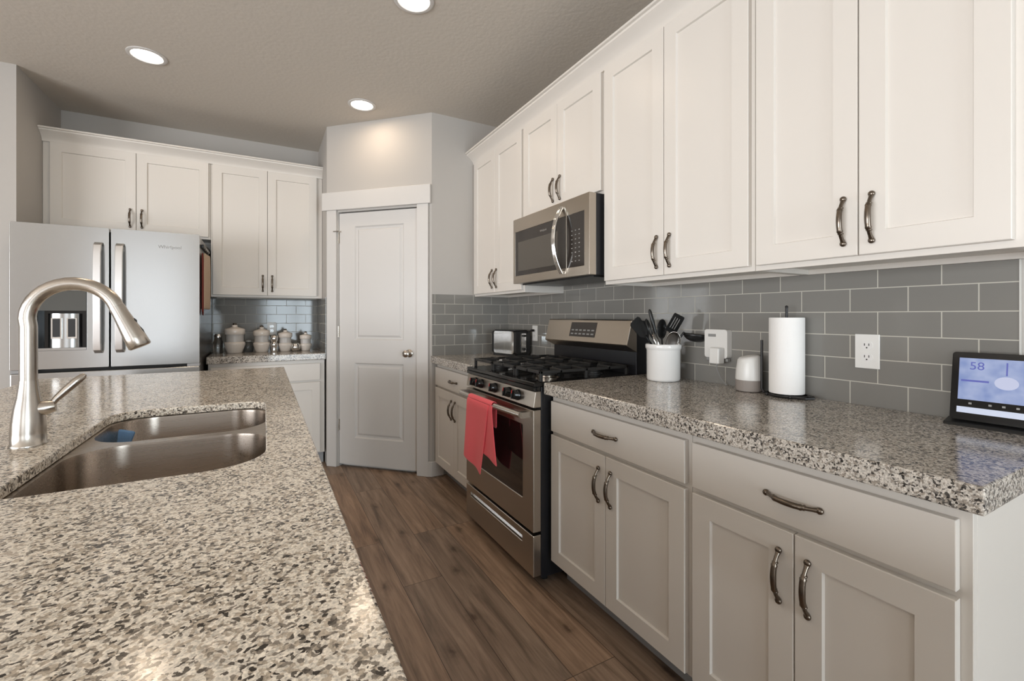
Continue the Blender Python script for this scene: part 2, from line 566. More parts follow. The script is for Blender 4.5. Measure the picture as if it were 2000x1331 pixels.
for z0, z1 in ((0.05, 0.11), (0.98, 1.01), (1.89, 1.95)): fr.box(XL - 0.07, XL - 0.03, -2.94, 1.34, z0, z1)
struct(fr.build('window_2', M['sky_pane']))
# baseboard wrapping the pantry corner
bb = MB()
bb.prism([(1.034, 3.3025), (1.046, 3.2925), (1.096, 3.2425), (1.106, 3.2395), (1.2, 3.2395), (1.2, 3.2525), (1.108, 3.2525), (1.045, 3.3155)], 2, 0.0005, 0.115)
struct(bb.build('baseboard_right', M['trim'], bevel=0.004))

# ------------------------------------------------------------------ pantry door and its casing
cas = MB()
cas.box(0.012, DX0 - 0.004, -0.018, -0.0005, 0.0005, 2.062)
cas.box(DX1 + 0.004, 0.913, -0.018, -0.0005, 0.0005, 2.062)
cas.box(-0.028, 0.934, -0.026, -0.0005, 2.062, 2.205)
o = struct(cas.build('trim_1', M['trim'], bevel=0.003)); o.location = (*P2, 0); o.rotation_euler = (0, 0, R(-45))
jm = MB().box(DX0 - 0.0035, DX0 + 0.001, 0.0, 0.105, 0.0005, DZ - 0.001).box(DX1 - 0.001, DX1 + 0.0035, 0.0, 0.105, 0.0005, DZ - 0.001).box(DX0 + 0.001, DX1 - 0.001, 0, 0.105, DZ - 0.004, DZ - 0.0005)
jm.box(DX0 + 0.001, DX1 - 0.001, 0.055, 0.065, 0.0005, DZ - 0.004)
o = struct(jm.build('trim_2', M['trim'])); o.location = (*P2, 0); o.rotation_euler = (0, 0, R(-45))

door = thing('pantry_door', 'white two-panel pantry door with satin knob set in the angled wall', 'door', (*P2, 0), R(-45))


def panel_field(mb, x0, x1, z0, z1, y):
    """moulded raised panel sunk in a door face at depth y"""
    steps = ((0, 0.0), (0.010, 0.011), (0.022, 0.0115), (0.038, 0.003))
    rings = []
    for ins, dy in steps:
        rings.append([mb.bm.verts.new(p) for p in ((x0 + ins, y + dy, z0 + ins), (x1 - ins, y + dy, z0 + ins), (x1 - ins, y + dy, z1 - ins), (x0 + ins, y + dy, z1 - ins))])
    for A, B in zip(rings, rings[1:]):
        for i in range(4):
            mb.face([A[i], A[(i + 1) % 4], B[(i + 1) % 4], B[i]])
    mb.face(rings[-1])


ds = MB()
dx0, dx1, dz0, dz1 = DX0 + 0.003, DX1 - 0.003, 0.022, 2.040
pans = [(0.252, 0.690, 1.022, 1.930), (0.252, 0.690, 0.238, 0.838)]
yf = 0.014
# front skin with the two openings, then sides and back
es = []
loops = [[(dx0, dz0), (dx1, dz0), (dx1, dz1), (dx0, dz1)]] + [[(a, c), (b2, c), (b2, d), (a, d)] for a, b2, c, d in pans]
for lp in loops:
    vs = [ds.bm.verts.new((p[0], yf, p[1])) for p in lp]
    for i in range(4): es.append(ds.bm.edges.new((vs[i], vs[(i + 1) % 4])))
bmesh.ops.triangle_fill(ds.bm, edges=es, use_beauty=True)
for a, b2, c, d in pans: panel_field(ds, a, b2, c, d, yf)
ds.box(dx0, dx1, yf + 0.012, yf + 0.035, dz0, dz1)
for (x0, x1, z0, z1) in ((dx0, dx0 + 0.002, dz0, dz1), (dx1 - 0.002, dx1, dz0, dz1), (dx0, dx1, dz0, dz0 + 0.002), (dx0, dx1, dz1 - 0.002, dz1)):
    ds.box(x0, x1, yf, yf + 0.03, z0, z1)
ds.build('door_slab', M['trim'], door)
kx, kz = 0.740, 0.925
k = MB().lathe([(0.030, yf), (0.031, yf - 0.004), (0.026, yf - 0.009), (0.011, yf - 0.012), (0.010, yf - 0.032), (0.020, yf - 0.040), (0.027, yf - 0.052), (0.026, yf - 0.064), (0.016, yf - 0.072), (0.002, yf - 0.074)], 0, 0, 28, True, 1)
o = k.build('door_knob', M['nickel'], door, smooth=True); o.location = (kx, 0, kz)
for i, z in enumerate((1.842, 1.087, 0.336)):
    h = MB().tube([(DX0 - 0.001, yf - 0.006, z - 0.045), (DX0 - 0.001, yf - 0.006, z + 0.045)], 0.0065, 10)
    h.box(DX0 - 0.012, DX0 + 0.008, yf - 0.003, yf + 0.0005, z - 0.044, z + 0.044)
    if i == 0: h.box(DX0 - 0.03, DX0 + 0.022, yf - 0.034, yf - 0.004, z + 0.045, z + 0.053)
    h.build('hinge', M['nickel'], door, smooth=True)

# ------------------------------------------------------------------ cabinets


def handle_mesh():
    mb = MB()
    n = 24
    pts, rad = [], []
    for i in range(n + 1):
        t = -1 + 2 * i / n
        z = 0.061 * t
        y = -0.004 - 0.024 * (1 - abs(t) ** 2.4)
        pts.append((0, y, z))
        a = abs(t)
        r = 0.0074 - 0.0010 * a if a < 0.42 else (0.0080 if a < 0.52 else (0.0050 + 0.001 * (a > 0.9)))
        rad.append(r)
    mb.tube(pts, rad, 10)
    for s in (-1, 1):
        mb.ball((0, -0.006, 0.063 * s), 0.0085, 1, 0.85, 1, 12)
        mb.ball((0, -0.0195, 0.036 * s), 0.0075, 1, 1, 0.6, 12)
    bmesh.ops.recalc_face_normals(mb.bm, faces=mb.bm.faces)
    me = bpy.data.meshes.new('handle')
    mb.bm.to_mesh(me); mb.bm.free()
    me.materials.append(M['bronze'])
    for p in me.polygons: p.use_smooth = True
    return me


HANDLE = handle_mesh()


def handle(parent, x, z, horiz=False, y=-0.02):
    o = bpy.data.objects.new('handle', HANDLE)
    C.objects.link(o)
    o.parent = parent
    o.location = (x, y, z)
    if horiz: o.rotation_euler = (0, R(90), 0)


def shaker(parent, x0, x1, z0, z1, st=0.062, hx=None, hz=None):
    mb = MB()
    yf, yb = -0.020, -0.0008
    def rg(ins, y): return [mb.bm.verts.new(p) for p in ((x0 + ins, y, z0 + ins), (x1 - ins, y, z0 + ins), (x1 - ins, y, z1 - ins), (x0 + ins, y, z1 - ins))]
    rings = [rg(0.0, yb), rg(0.0, yf + 0.0018), rg(0.0018, yf), rg(st - 0.001, yf), rg(st + 0.0015, yf + 0.0085)]
    for A, B in zip(rings, rings[1:]):
        for i in range(4): mb.face([A[i], A[(i + 1) % 4], B[(i + 1) % 4], B[i]])
    mb.face(rings[-1]); mb.face(rings[0][::-1])
    d = mb.build('door', M['cab'], parent)
    if hx is not None: handle(d, hx, hz)
    return d


def slab_drawer(parent, x0, x1, z0, z1, hz=None):
    d = MB().box(x0, x1, -0.020, -0.0008, z0, z1).build('drawer', M['cab'], parent, bevel=0.002)
    if hz is not None: handle(d, (x0 + x1) / 2, hz, True)
    return d


HZ = 0.115  # handle centre above an upper door's frame bottom


def wall_cabinet(label, loc, rz, wd, z0, z1, depth, seam=None, handles=True, stl=0.0125, str_=0.0125, group=None):
    """two-door wall cabinet; local origin = centre of the face-frame front at the frame's bottom"""
    t = thing('wall_cabinet', label, 'cabinet', (loc[0], loc[1], z0), rz, group)
    h = z1 - z0
    a, b2 = -wd / 2, wd / 2
    mb = MB()
    mb.box(a, b2, 0.019, depth, 0.018, h)
    mb.box(a, a + 0.016, 0.019, depth, 0, 0.018).box(b2 - 0.016, b2, 0.019, depth, 0, 0.018)
    mb.box(a, b2, 0, 0.019, 0, h)
    mb.box(a + 0.016, b2 - 0.016, depth - 0.014, depth, 0.0, 0.018)
    mb.build('carcass', M['cab'], t, bevel=0.001, seg=1)
    s = 0 if seam is None else seam
    zd0, zd1 = 0.017, h - 0.035
    shaker(t, a + stl, s - 0.0015, zd0, zd1, hx=s - 0.034, hz=HZ)
    shaker(t, s + 0.0015, b2 - str_, zd0, zd1, hx=s + 0.034, hz=HZ)
    return t


RZ = R(-90)
UX = 1.46           # upper face-frame plane on the right wall (doors stand 20 mm proud)
ZU0, ZU1 = 1.365, 2.442
UD = XW - UX - 0.001
GR = 'white shaker wall cabinets along the range wall'
# y limits of the four uppers (far -> near)
YA = (2.4705, 3.2525); YBm = (1.6975, 2.4690); YC = (0.9335, 1.6960); YD = (0.3150, 0.9320)


def mid(p): return (p[0] + p[1]) / 2
def wid(p): return p[1] - p[0]


wall_cabinet('white wall cabinet above the toaster, beside the pantry side wall', (UX, mid(YA)), RZ, wid(YA), ZU0, ZU1, UD, group=GR, stl=0.03)
wall_cabinet('short white two-door wall cabinet directly above the microwave', (UX, mid(YBm)), RZ, wid(YBm), 1.812, ZU1, UD, group=GR)
wall_cabinet('white wall cabinet just right of the microwave, above the utensil crock', (UX, mid(YC)), RZ, wid(YC), ZU0, ZU1, UD, group=GR)
wall_cabinet('nearest white wall cabinet, above the paper towel roll and duplex outlet', (UX, mid(YD)), RZ, wid(YD), ZU0, ZU1, UD, group=GR, str_=0.016)
GB = 'white shaker wall cabinets along the refrigerator wall'
BY = 4.232          # upper face-frame plane on the back wall
BD = YB - BY - 0.001
XF = (-1.3225, -0.3660); XG = (-0.3645, 0.4448)
wall_cabinet('short wide white wall cabinet above the refrigerator', (mid(XF), BY), 0, wid(XF), 1.812, ZU1, BD, seam=-0.820 - mid(XF), stl=0.040, group=GB)
wall_cabinet('tall white wall cabinet above the row of canisters', (mid(XG), BY), 0, wid(XG), ZU0, ZU1, BD, seam=0.026 - mid(XG), str_=0.045, group=GB)

# crown mouldings
prof = [(0, 0), (-0.012, 0), (-0.014, 0.012), (-0.022, 0.026), (-0.040, 0.044), (-0.058, 0.056), (-0.066, 0.062), (-0.068, 0.070), (-0.080, 0.072), (-0.080, 0.082), (0, 0.082)]
cz0 = 2.408
o = MB().prism([(UX - 0.0008 + p[0], cz0 + p[1]) for p in prof], 1, 0.30, P1[1] - 0.002).build('crown_moulding', M['cab'], smooth=30)
tag(o, 'long white crown moulding topping the wall cabinets on the range side', 'moulding')
o = MB().prism([(BY - 0.0008 + p[0], cz0 + p[1]) for p in prof], 0, XN + 0.001, P2[0] - 0.001).build('crown_moulding', M['cab'], smooth=30)
tag(o, 'white crown moulding topping the cabinets above the refrigerator and canisters', 'moulding')


def base_cabinet(label, loc, rz, wd, depth, seam=None, filler=(0.0125, 0.0125), group=None, z1=0.861):
    t = thing('base_cabinet', label, 'cabinet', (loc[0], loc[1], 0), rz, group)
    a, b2 = -wd / 2, wd / 2
    mb = MB()
    mb.box(a, b2, 0.019, depth, 0.105, z1)
    mb.box(a, b2, 0, 0.019, 0.105, z1)
    mb.build('carcass', M['cab'], t, bevel=0.001, seg=1)
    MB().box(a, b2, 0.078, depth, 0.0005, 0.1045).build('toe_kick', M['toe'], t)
    s = 0 if seam is None else seam
    slab_drawer(t, a + filler[0], b2 - filler[1], 0.698, 0.832, 0.763)
    shaker(t, a + filler[0], s - 0.0015, 0.116, 0.682, hx=s - 0.034, hz=0.567)
    shaker(t, s + 0.0015, b2 - filler[1], 0.116, 0.682, hx=s + 0.034, hz=0.567)
    return t


LX = 1.146
LD = XW - LX - 0.001
GL = 'white shaker base cabinets along the range wall'
base_cabinet('white base cabinet between the pantry wall and the range', (LX, mid((2.4705, 3.2385))), RZ, 0.768, LD, group=GL)
base_cabinet('white base cabinet touching the right side of the range', (LX, mid((0.9335, 1.6880))), RZ, 1.6880 - 0.9335, LD, group=GL)
base_cabinet('nearest white base cabinet, at the open end of the counter', (LX, mid((0.3120, 0.9320))), RZ, 0.62, LD, filler=(0.014, 0.018), group=GL)
BLY = 3.945
base_cabinet('white base cabinet under the canister counter beside the refrigerator', (mid((-0.3575, 0.4325)), BLY), 0, 0.79, YB - BLY - 0.001, filler=(0.015, 0.035))

# ------------------------------------------------------------------ worktops and splashbacks
ZT, ZG = 0.914, 0.862
o = MB().box(1.0964, XW - 0.0095, 0.284, 1.6895, ZG, ZT).build('granite_countertop', M['granite_grey'], bevel=0.005, seg=3)
tag(o, 'speckled grey granite countertop holding the crock, paper towel and tablet', 'countertop', 'granite countertops')
o = MB().box(1.0964, XW - 0.0095, 2.4565, P1[1] - 0.0095, ZG, ZT).build('granite_countertop', M['granite_grey'], bevel=0.005, seg=3)
tag(o, 'short speckled granite countertop under the toaster', 'countertop', 'granite countertops')
o = MB().box(-0.366, P2[0] - 0.0095, 3.905, YB - 0.0095, ZG, ZT).build('granite_countertop', M['granite_grey'], bevel=0.005, seg=3)
tag(o, 'speckled granite countertop under the white canisters', 'countertop', 'granite countertops')

# tile splashbacks
sp = MB().box(XW - 0.009, XW - 0.0005, 0.392, P1[1] - 0.0005, 0.863, 1.3640).box(XW - 0.009, XW - 0.0005, YBm[0] + 0.002, YBm[1] - 0.002, 1.3640, 1.41)
o = sp.build('tile_backsplash', M['tile_r'])
tag(o, 'grey glass subway tile backsplash along the range wall', 'backsplash', 'subway tile backsplashes')
MB().box(XW - 0.010, XW - 0.0005, 0.389, 0.3915, 0.9145, 1.3645).build('edge_strip', M['grout_edge'], o)
o = MB().box(P1[0] + 0.002, XW - 0.0095, P1[1] - 0.009, P1[1] - 0.0005, 0.863, 1.377).build('tile_backsplash', M['tile_x'])
tag(o, 'grey tile backsplash on the pantry side wall left of the toaster', 'backsplash', 'subway tile backsplashes')
o = MB().box(XN + 0.001, P2[0] - 0.0095, YB - 0.009, YB - 0.0005, 0.863, 1.3640).build('tile_backsplash', M['tile_x'])
tag(o, 'shiny grey tile backsplash behind the white canisters', 'backsplash', 'subway tile backsplashes')
o = MB().box(P2[0] - 0.009, P2[0] - 0.0005, P2[1] + 0.002, YB - 0.0005, 0.863, 1.3640).build('tile_backsplash', M['tile_r'])
tag(o, 'narrow grey tile return beside the pantry door, right of the canisters', 'backsplash', 'subway tile backsplashes')

# ------------------------------------------------------------------ island
isl = thing('kitchen_island', 'white kitchen island base under the big granite worktop', 'island', (-0.42, 1.2, 0))
ib = MB()
bx0, bx1, by0, by1 = -0.47, 0.478, -1.75, 1.71
ib.box(bx0, bx1, by1 - 0.02, by1, 0.10, 0.868).box(bx0, bx1, by0, by0 + 0.02, 0.10, 0.868)
ib.box(bx0, bx0 + 0.02, by0 + 0.02, by1 - 0.02, 0.10, 0.868).box(bx1 - 0.02, bx1, by0 + 0.02, by1 - 0.02, 0.10, 0.868)
ib.build('panel', M['cab'], isl)
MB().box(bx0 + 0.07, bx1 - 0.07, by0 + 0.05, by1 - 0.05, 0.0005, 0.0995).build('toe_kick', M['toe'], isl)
IX0, IX1, IY0, IY1 = -0.945, 0.104, -0.62, 2.955
SX0, SX1, SY0, SY1 = -0.402, 0.004, 1.043, 1.812
hole = rrect(SX0, SX1, SY0, SY1, [0.075, 0.085, 0.045, 0.11], 10)
o = MB().plate([(IX0, IY0), (IX1, IY0), (IX1, IY1), (IX0, IY1)], [hole], 2, 0.890, ZT).build('island_countertop', M['granite'], bevel=0.004, seg=3)
tag(o, 'large beige speckled granite island worktop with a sink cutout', 'countertop')

# undermount double-bowl sink
sk = thing('kitchen_sink', 'stainless steel double-bowl sink set under the island worktop', 'sink', (-0.2, 1.43, 0.68))
ox, oy, oz = -0.2, 1.43, 0.68
ZF = 0.8895
bowls = [(SX0 + 0.008, SX1 + 0.002, SY0 + 0.004, 1.452, 0.105, 0.20), (SX0 + 0.008, SX1 + 0.002, 1.486, SY1 - 0.006, 0.105, 0.18)]
fl = MB()
fl.plate(rrect(SX0 - 0.02, SX1 + 0.025, SY0 - 0.02, SY1 + 0.02, 0.06), [rrect(a, b2, c, d, r, 10) for a, b2, c, d, r, dp in bowls], 2, ZF - 0.004, ZF - 0.0005)
fl.xform(Matrix.Translation((-ox, -oy, -oz)))
fl.build('rim', M['steel_sink'], sk)
for a, b2, c, d, r, dp in bowls:
    mb = MB()
    rings = []
    for ins, z in ((0, ZF - 0.0008), (0.001, ZF - 0.008), (0.004, ZF - dp + 0.04), (0.012, ZF - dp + 0.016), (0.035, ZF - dp + 0.002), (0.12, ZF - dp)):
        rr = max(0.03, r - ins * 0.6)
        rings.append([mb.bm.verts.new((p[0] - ox, p[1] - oy, z - oz)) for p in rrect(a + ins, b2 - ins, c + ins, d - ins, rr, 10)])
    for A, B in zip(rings, rings[1:]):
        n = len(A)
        for i in range(n): mb.face([A[i], A[(i + 1) % n], B[(i + 1) % n], B[i]])
    mb.face(rings[-1])
    bo = mb.build('bowl', M['steel_sink'], sk, smooth=60)
    dr = MB().lathe([(0.052, 0), (0.052, 0.003), (0.040, 0.004), (0.034, 0.001), (0.004, 0.001)], (a + b2) / 2 - ox, (c + d) / 2 - oy, 28)
    dr.xform(Matrix.Translation((0, 0, ZF - dp + 0.0006 - oz)))
    dr.build('drain', M['chrome'], bo, smooth=True)

# sponge brush in the far bowl
sb = thing('dish_sponge', 'blue sponge with a black handle leaning in the far sink bowl', 'sponge', (-0.395, 1.742, 0.708))
q = MB().box(-0.024, 0.024, -0.011, 0.011, 0.02, 0.082); q.xform(Matrix.Translation((0.004, 0.0, 0.082)) @ Matrix.Rotation(R(18), 4, 'Y') @ Matrix.Rotation(R(-12), 4, 'X'))
q.build('sponge_pad', M['blue_sponge'], sb, bevel=0.006)
MB().tube([(0.012, 0.01, 0.0), (0.004, 0.012, 0.05), (-0.010, 0.010, 0.09), (-0.016, 0.004, 0.12)], [0.010, 0.012, 0.012, 0.008], 10).build('grip', M['black_plastic'], sb, smooth=True)

# faucet
FX, FY = -0.477, 1.45
fa = thing('kitchen_faucet', 'brushed nickel gooseneck faucet with pull-down spray head beside the sink', 'faucet', (FX, FY, ZT))
MB().lathe([(0.0325, 0.0004), (0.0325, 0.004), (0.0305, 0.006), (0.0302, 0.03), (0.029, 0.055), (0.0255, 0.085), (0.0205, 0.11), (0.0172, 0.135), (0.0160, 0.150)], 0, 0, 40).build('base', M['nickel'], fa, smooth=50)
pts = [(0, 0, 0.1495), (0, 0, 0.20), (0, 0, 0.25), (0.0, 0, 0.275)]
cxa, cza, ra = 0.0815, 0.285, 0.0815
for i in range(0, 17):
    a = R(180 - 10.0 * i)
    pts.append((cxa + ra * math.cos(a) * 1.03, 0, cza + 0.008 + ra * math.sin(a) * 1.02))
pts = [(x, -x * 0.10, z) for x, y, z in pts]
MB().tube(pts, 0.0155, 20).build('spout', M['nickel'], fa, smooth=True)
p0 = Vector(pts[-1]); dv = (Vector(pts[-1]) - Vector(pts[-2])).normalized()
hp = [p0 + dv * t for t in (0.0005, 0.018, 0.045, 0.085, 0.107, 0.110)]
hd = MB().tube(hp, [0.0162, 0.0166, 0.0190, 0.0228, 0.0236, 0.021], 28).build('spray_head', M['nickel'], fa, smooth=50)
side = Vector((dv.z * -1, 0, dv.x)).normalized()
for t0, t1 in ((0.040, 0.052), (0.058, 0.090)):
    aa, bb_ = p0 + dv * t0 + side * (0.0150 + 0.05 * (t0 - 0.04)), p0 + dv * t1 + side * (0.0150 + 0.06 * (t1 - 0.04))
    MB().tube([aa, (aa + bb_) / 2 + side * 0.001, bb_], [0.004, 0.0055, 0.004], 8).build('button', M['black_plastic'], hd, smooth=True)
MB().tube([(0.012, 0, 0.082), (0.030, 0.002, 0.084), (0.045, 0.004, 0.086)], [0.0165, 0.0170, 0.0125], 16).build('valve_stub', M['nickel'], fa, smooth=True)
lv = MB().tube([(0.034, 0.003, 0.085), (0.046, 0.006, 0.103), (0.062, 0.010, 0.122), (0.078, 0.014, 0.140), (0.090, 0.018, 0.152), (0.094, 0.019, 0.156)], [0.0060, 0.0075, 0.0092, 0.0096, 0.0078, 0.0035], 14)
lv.build('lever', M['nickel'], fa, smooth=True)

# ------------------------------------------------------------------ range
RY0, RY1 = 1.6975, 2.4490
RC = mid((RY0, RY1))
RW = wid((RY0, RY1))
rg = thing('gas_range', 'stainless steel freestanding gas range with black cooktop and five knobs', 'range', (1.047, RC, 0), RZ)
# local: x right (toward the camera side), -y out into the room, origin at front face
hw = RW / 2
MB().box(-hw, hw, 0.042, 0.70, 0.035, 0.895).build('body', M['black_side'], rg, bevel=0.002)
for sx in (-1, 1):
    for yy in (0.09, 0.64):
        MB().lathe([(0.016, 0.0005), (0.016, 0.012), (0.010, 0.014), (0.010, 0.0345)], sx * (hw - 0.05), yy, 14).build('foot', M['black_plastic'], rg)
# storage drawer
dr = MB().plate([(-hw, 0.048), (hw, 0.048), (hw, 0.232), (-hw, 0.232)], [[(-hw + 0.06, 0.172), (hw - 0.10, 0.172), (hw - 0.10, 0.197), (-hw + 0.06, 0.197)]], 1, 0.0, 0.041)
dr = dr.build('storage_drawer', M['steel'], rg, bevel=0.003)
MB().prism([(0.012, 0.171), (0.030, 0.171), (0.030, 0.198), (0.024, 0.198)], 0, -hw + 0.0605, hw - 0.1005).build('finger_slot', M['steel_edge'], dr)
# oven door with its dark window
GX0, GX1, GZ0, GZ1 = -hw + 0.085, hw - 0.095, 0.375, 0.712
od = MB().plate([(-hw, 0.246), (hw, 0.246), (hw, 0.792), (-hw, 0.792)], [rrect(GX0, GX1, GZ0, GZ1, 0.006, 3)], 1, 0.0, 0.041).build('oven_door', M['steel'], rg, bevel=0.003)
MB().box(GX0 + 0.0006, GX1 - 0.0006, 0.0025, 0.012, GZ0 + 0.0006, GZ1 - 0.0006).build('window', M['glass_dark'], od)
hpts = []
for i in range(13):
    t = -1 + 2 * i / 12
    hpts.append(((hw - 0.030) * t, -0.047 - 0.010 * (1 - t * t), 0.771))
ha = MB().tube(hpts, 0.0135, 16)
for s in (-1, 1): ha.box(s * (hw - 0.034) - 0.016, s * (hw - 0.034) + 0.016, -0.050, -0.0005, 0.758, 0.784)
ha.build('door_handle', M['nickel'], od, smooth=True)
# control fascia with knobs
MB().prism([(0.0, 0.803), (0.041, 0.803), (0.041, 0.874), (0.012, 0.874)], 0, -hw, hw).build('control_panel', M['steel'], rg, bevel=0.002)
for yy in (2.325, 2.247, 2.083, 1.930, 1.843):
    kn = MB()
    kn.lathe([(0.0255, 0.006), (0.0255, -0.004), (0.0235, -0.007), (0.0215, -0.024), (0.0195, -0.028), (0.001, -0.028)], 0, 0, 26, True, 1)
    kn.box(-0.0045, 0.0045, -0.034, -0.026, -0.020, 0.020)
    kn.xform(Matrix.Rotation(R(-9), 4, 'X'))
    ko = kn.build('knob', M['black_gloss'], rg, smooth=True)
    ko.location = (RC - yy, 0.0025, 0.840)
    MB().box(-0.0014, 0.0014, -0.0355, -0.0341, 0.004, 0.020).xform(Matrix.Rotation(R(-9), 4, 'X')).build('pointer', M['red'], ko)
# cooktop
ct = MB().box(-hw, hw, 0.004, 0.62, 0.8955, 0.914).box(-hw, hw, 0.002, 0.020, 0.876, 0.8955)
ct.box(-hw, hw, 0.02, 0.041, 0.876, 0.8954)
ct.build('cooktop', M['black_gloss'], rg, bevel=0.004)
for (bx, by, br_) in ((-0.24, 0.16, 0.044), (0.24, 0.16, 0.052), (-0.24, 0.45, 0.044), (0.24, 0.45, 0.038), (0.0, 0.30, 0.046)):
    bo = MB().lathe([(br_ * 1.25, 0.9143), (br_ * 1.25, 0.918), (br_ * 0.95, 0.920), (br_ * 0.95, 0.928)], bx, by, 26).build('burner', M['bronze'] if br_ > 0.05 else M['iron'], rg, smooth=50)
    MB().lathe([(br_ * 0.9, 0.9284), (br_, 0.931), (br_ * 0.96, 0.936), (br_ * 0.5, 0.938), (0.001, 0.938)], bx, by, 26).build('burner_cap', M['iron'], bo, smooth=50)


def grate(x0, x1):
    mb = MB()
    zt, th = 0.963, 0.014
    y0, y1 = 0.045, 0.575
    def bar(xa, xb, ya, yb_, za=zt - th, zb=zt): mb.box(min(xa, xb), max(xa, xb), min(ya, yb_), max(ya, yb_), za, zb)
    e = 0.014
    bar(x0, x1, y0, y0 + e); bar(x0, x1, y1 - e, y1); bar(x0, x0 + e, y0, y1); bar(x1 - e, x1, y0, y1)
    ym = (y0 + y1) / 2
    bar(x0, x1, ym - e / 2, ym + e / 2)
    xc = (x0 + x1) / 2
    for yc in (0.16, 0.45):
        for s in (-1, 1):
            bar(xc - e / 2, xc + e / 2, yc + s * 0.030, yc + s * (0.115 if s * (yc - ym) > 0 else 0.14), zt - th, zt + 0.004)
            bar(xc + s * 0.030, xc + s * (x1 - xc), yc - e / 2, yc + e / 2, zt - th, zt + 0.004)
    for x in (x0, x1 - e):
        for y in (y0, ym - e / 2, y1 - e):
            bar(x, x + e, y, y + e, 0.9143, zt)
    mb.build('grate', M['iron'], rg, bevel=0.0025)


grate(-hw + 0.012, -0.128); grate(-0.122, 0.122); grate(0.128, hw - 0.012)
# backguard
MB().box(-hw + 0.004, hw - 0.004, 0.622, 0.708, 0.90, 1.188).build('back_box', M['black_side'], rg, bevel=0.003)
bg = MB().prism([(0.553, 1.066), (0.556, 1.058), (0.622, 1.026), (0.6215, 1.192), (0.592, 1.194), (0.586, 1.188)], 0, -hw, hw).build('backguard', M['steel'], rg, bevel=0.003)
# tilted display on the backguard face
sl = math.atan2(0.586 - 0.553, 1.188 - 1.066)
dp = MB().box(-0.118, 0.118, -0.0015, 0.001, -0.043, 0.043).build('display', M['mw_glass'], bg)
dp.location = (RC - 2.078, 0.5715, 1.134); dp.rotation_euler = (-sl, 0, 0)
for i in range(6):
    for j in range(2):
        MB().box(-0.012, 0.012, -0.0022, -0.0016, -0.004, 0.004).build('button', M['grey_slot'], dp).location = (-0.092 + i * 0.037, 0, -0.026 + j * 0.022)

# dish towel over the oven handle
tw = MB()


def towel_sheet(y0t, y1t, y0b, y1b, zb0, zb1, xo, nx=18, nz=26, wob=0.006, ph=0.0):
    rows = []
    zt = 0.772
    for j in range(nz + 1):
        v = j / nz
        row = []
        for i in range(nx + 1):
            u = i / nx
            yt = y0t + (y1t - y0t) * u; yb2 = y0b + (y1b - y0b) * u
            zb = zb0 + (zb1 - zb0) * u
            y = yt + (yb2 - yt) * v ** 1.2
            z = zt + (zb - zt) * v
            x = xo - wob * v * math.sin(u * 7 + ph) - 0.005 * math.sin(min(1, v * 14) * PI / 2)
            row.append((x, y, z))
        rows.append(row)
    return rows


front = towel_sheet(2.262, 1.998, 2.300, 2.078, 0.445, 0.400, 0.9745, ph=0.4)
tw.grid(front)
second = towel_sheet(2.10, 1.965, 2.09, 1.905, 0.520, 0.492, 0.9785, ph=1.5, wob=0.003)
tw.grid(second)
# over the bar, then down behind it
tw.grid([[(0.9912 - 0.0168 * math.cos(PI * j / 10), 2.262 + (1.970 - 2.262) * i / 12, 0.772 + 0.0168 * math.sin(PI * j / 10)) for i in range(13)] for j in range(11)])
back = []
for j in range(8):
    v = j / 7
    back.append([(1.008 + 0.004 * math.sin(min(1, v * 7) * PI / 2), 2.262 + (1.985 - 2.262) * i / 12, 0.772 - 0.12 * v) for i in range(13)])
tw.grid(back)
o = tw.build('dish_towel', M['coral'], smooth=True, solid=0.004, sub=1)
tag(o, 'coral pink dish towel hanging over the oven door handle', 'towel')

# ------------------------------------------------------------------ microwave
MZ0, MZ1 = 1.413, 1.8095
MY0, MY1 = 1.7000, 2.4480
MC, mwid = mid((MY0, MY1)), wid((MY0, MY1)) / 2
mw = thing('microwave_oven', 'stainless over-the-range microwave with arched chrome handle', 'microwave', (1.364, MC, MZ0), RZ)
H = MZ1 - MZ0
MB().box(-mwid, mwid, 0.042, XW - 1.364 - 0.012, 0.0, H).build('body', M['black_side'], mw, bevel=0.002)
MB().box(-mwid + 0.03, mwid - 0.03, 0.05, 0.33, -0.008, -0.0005).build('vent_grille', M['black_plastic'], mw)
# one bezel with a glass opening across door and keypad
gx0, gx1, gz0, gz1 = -mwid + 0.022, mwid - 0.040, 0.046, 0.316
fb = MB().plate([(-mwid, 0.0), (0.1855, 0.0), (0.1855, H), (-mwid, H)], [[(gx0, gz0), (0.1815, gz0), (0.1815, gz1), (gx0, gz1)]], 1, 0.0, 0.041).build('door', M['steel'], mw, bevel=0.002)
gs = MB().box(gx0 + 0.0006, 0.181, 0.002, 0.010, gz0 + 0.0006, gz1 - 0.0006).build('window', M['mw_glass'], fb)
MB().box(gx0 + 0.035, 0.105, 0.0012, 0.0019, gz0 + 0.028, gz1 - 0.065).build('mesh_screen', M['mw_mesh'], gs)
text_mesh('badge', 'Whirlpool', 0.016, M['steel_edge'], gs, (-0.035, 0.0012, gz1 - 0.036), (R(90), 0, 0), 0.0004)
kb = MB().plate([(0.187, 0.0), (mwid, 0.0), (mwid, H), (0.187, H)], [[(0.1885, gz0), (gx1, gz0), (gx1, gz1), (0.1885, gz1)]], 1, 0.0, 0.041).build('side_panel', M['steel'], mw, bevel=0.001)
kp = MB().box(0.189, gx1 - 0.0006, 0.002, 0.010, gz0 + 0.0006, gz1 - 0.0006).build('control_panel', M['mw_glass'], mw)
for i in range(3):
    for j in range(8):
        MB().box(-0.0045, 0.0045, 0.0012, 0.0019, -0.0022, 0.0022).build('button', M['steel_edge'] if (i + j) % 3 == 0 else M['grey_slot'], kp).location = (0.232 + i * 0.030, 0, gz0 + 0.030 + j * 0.022)
hp = []
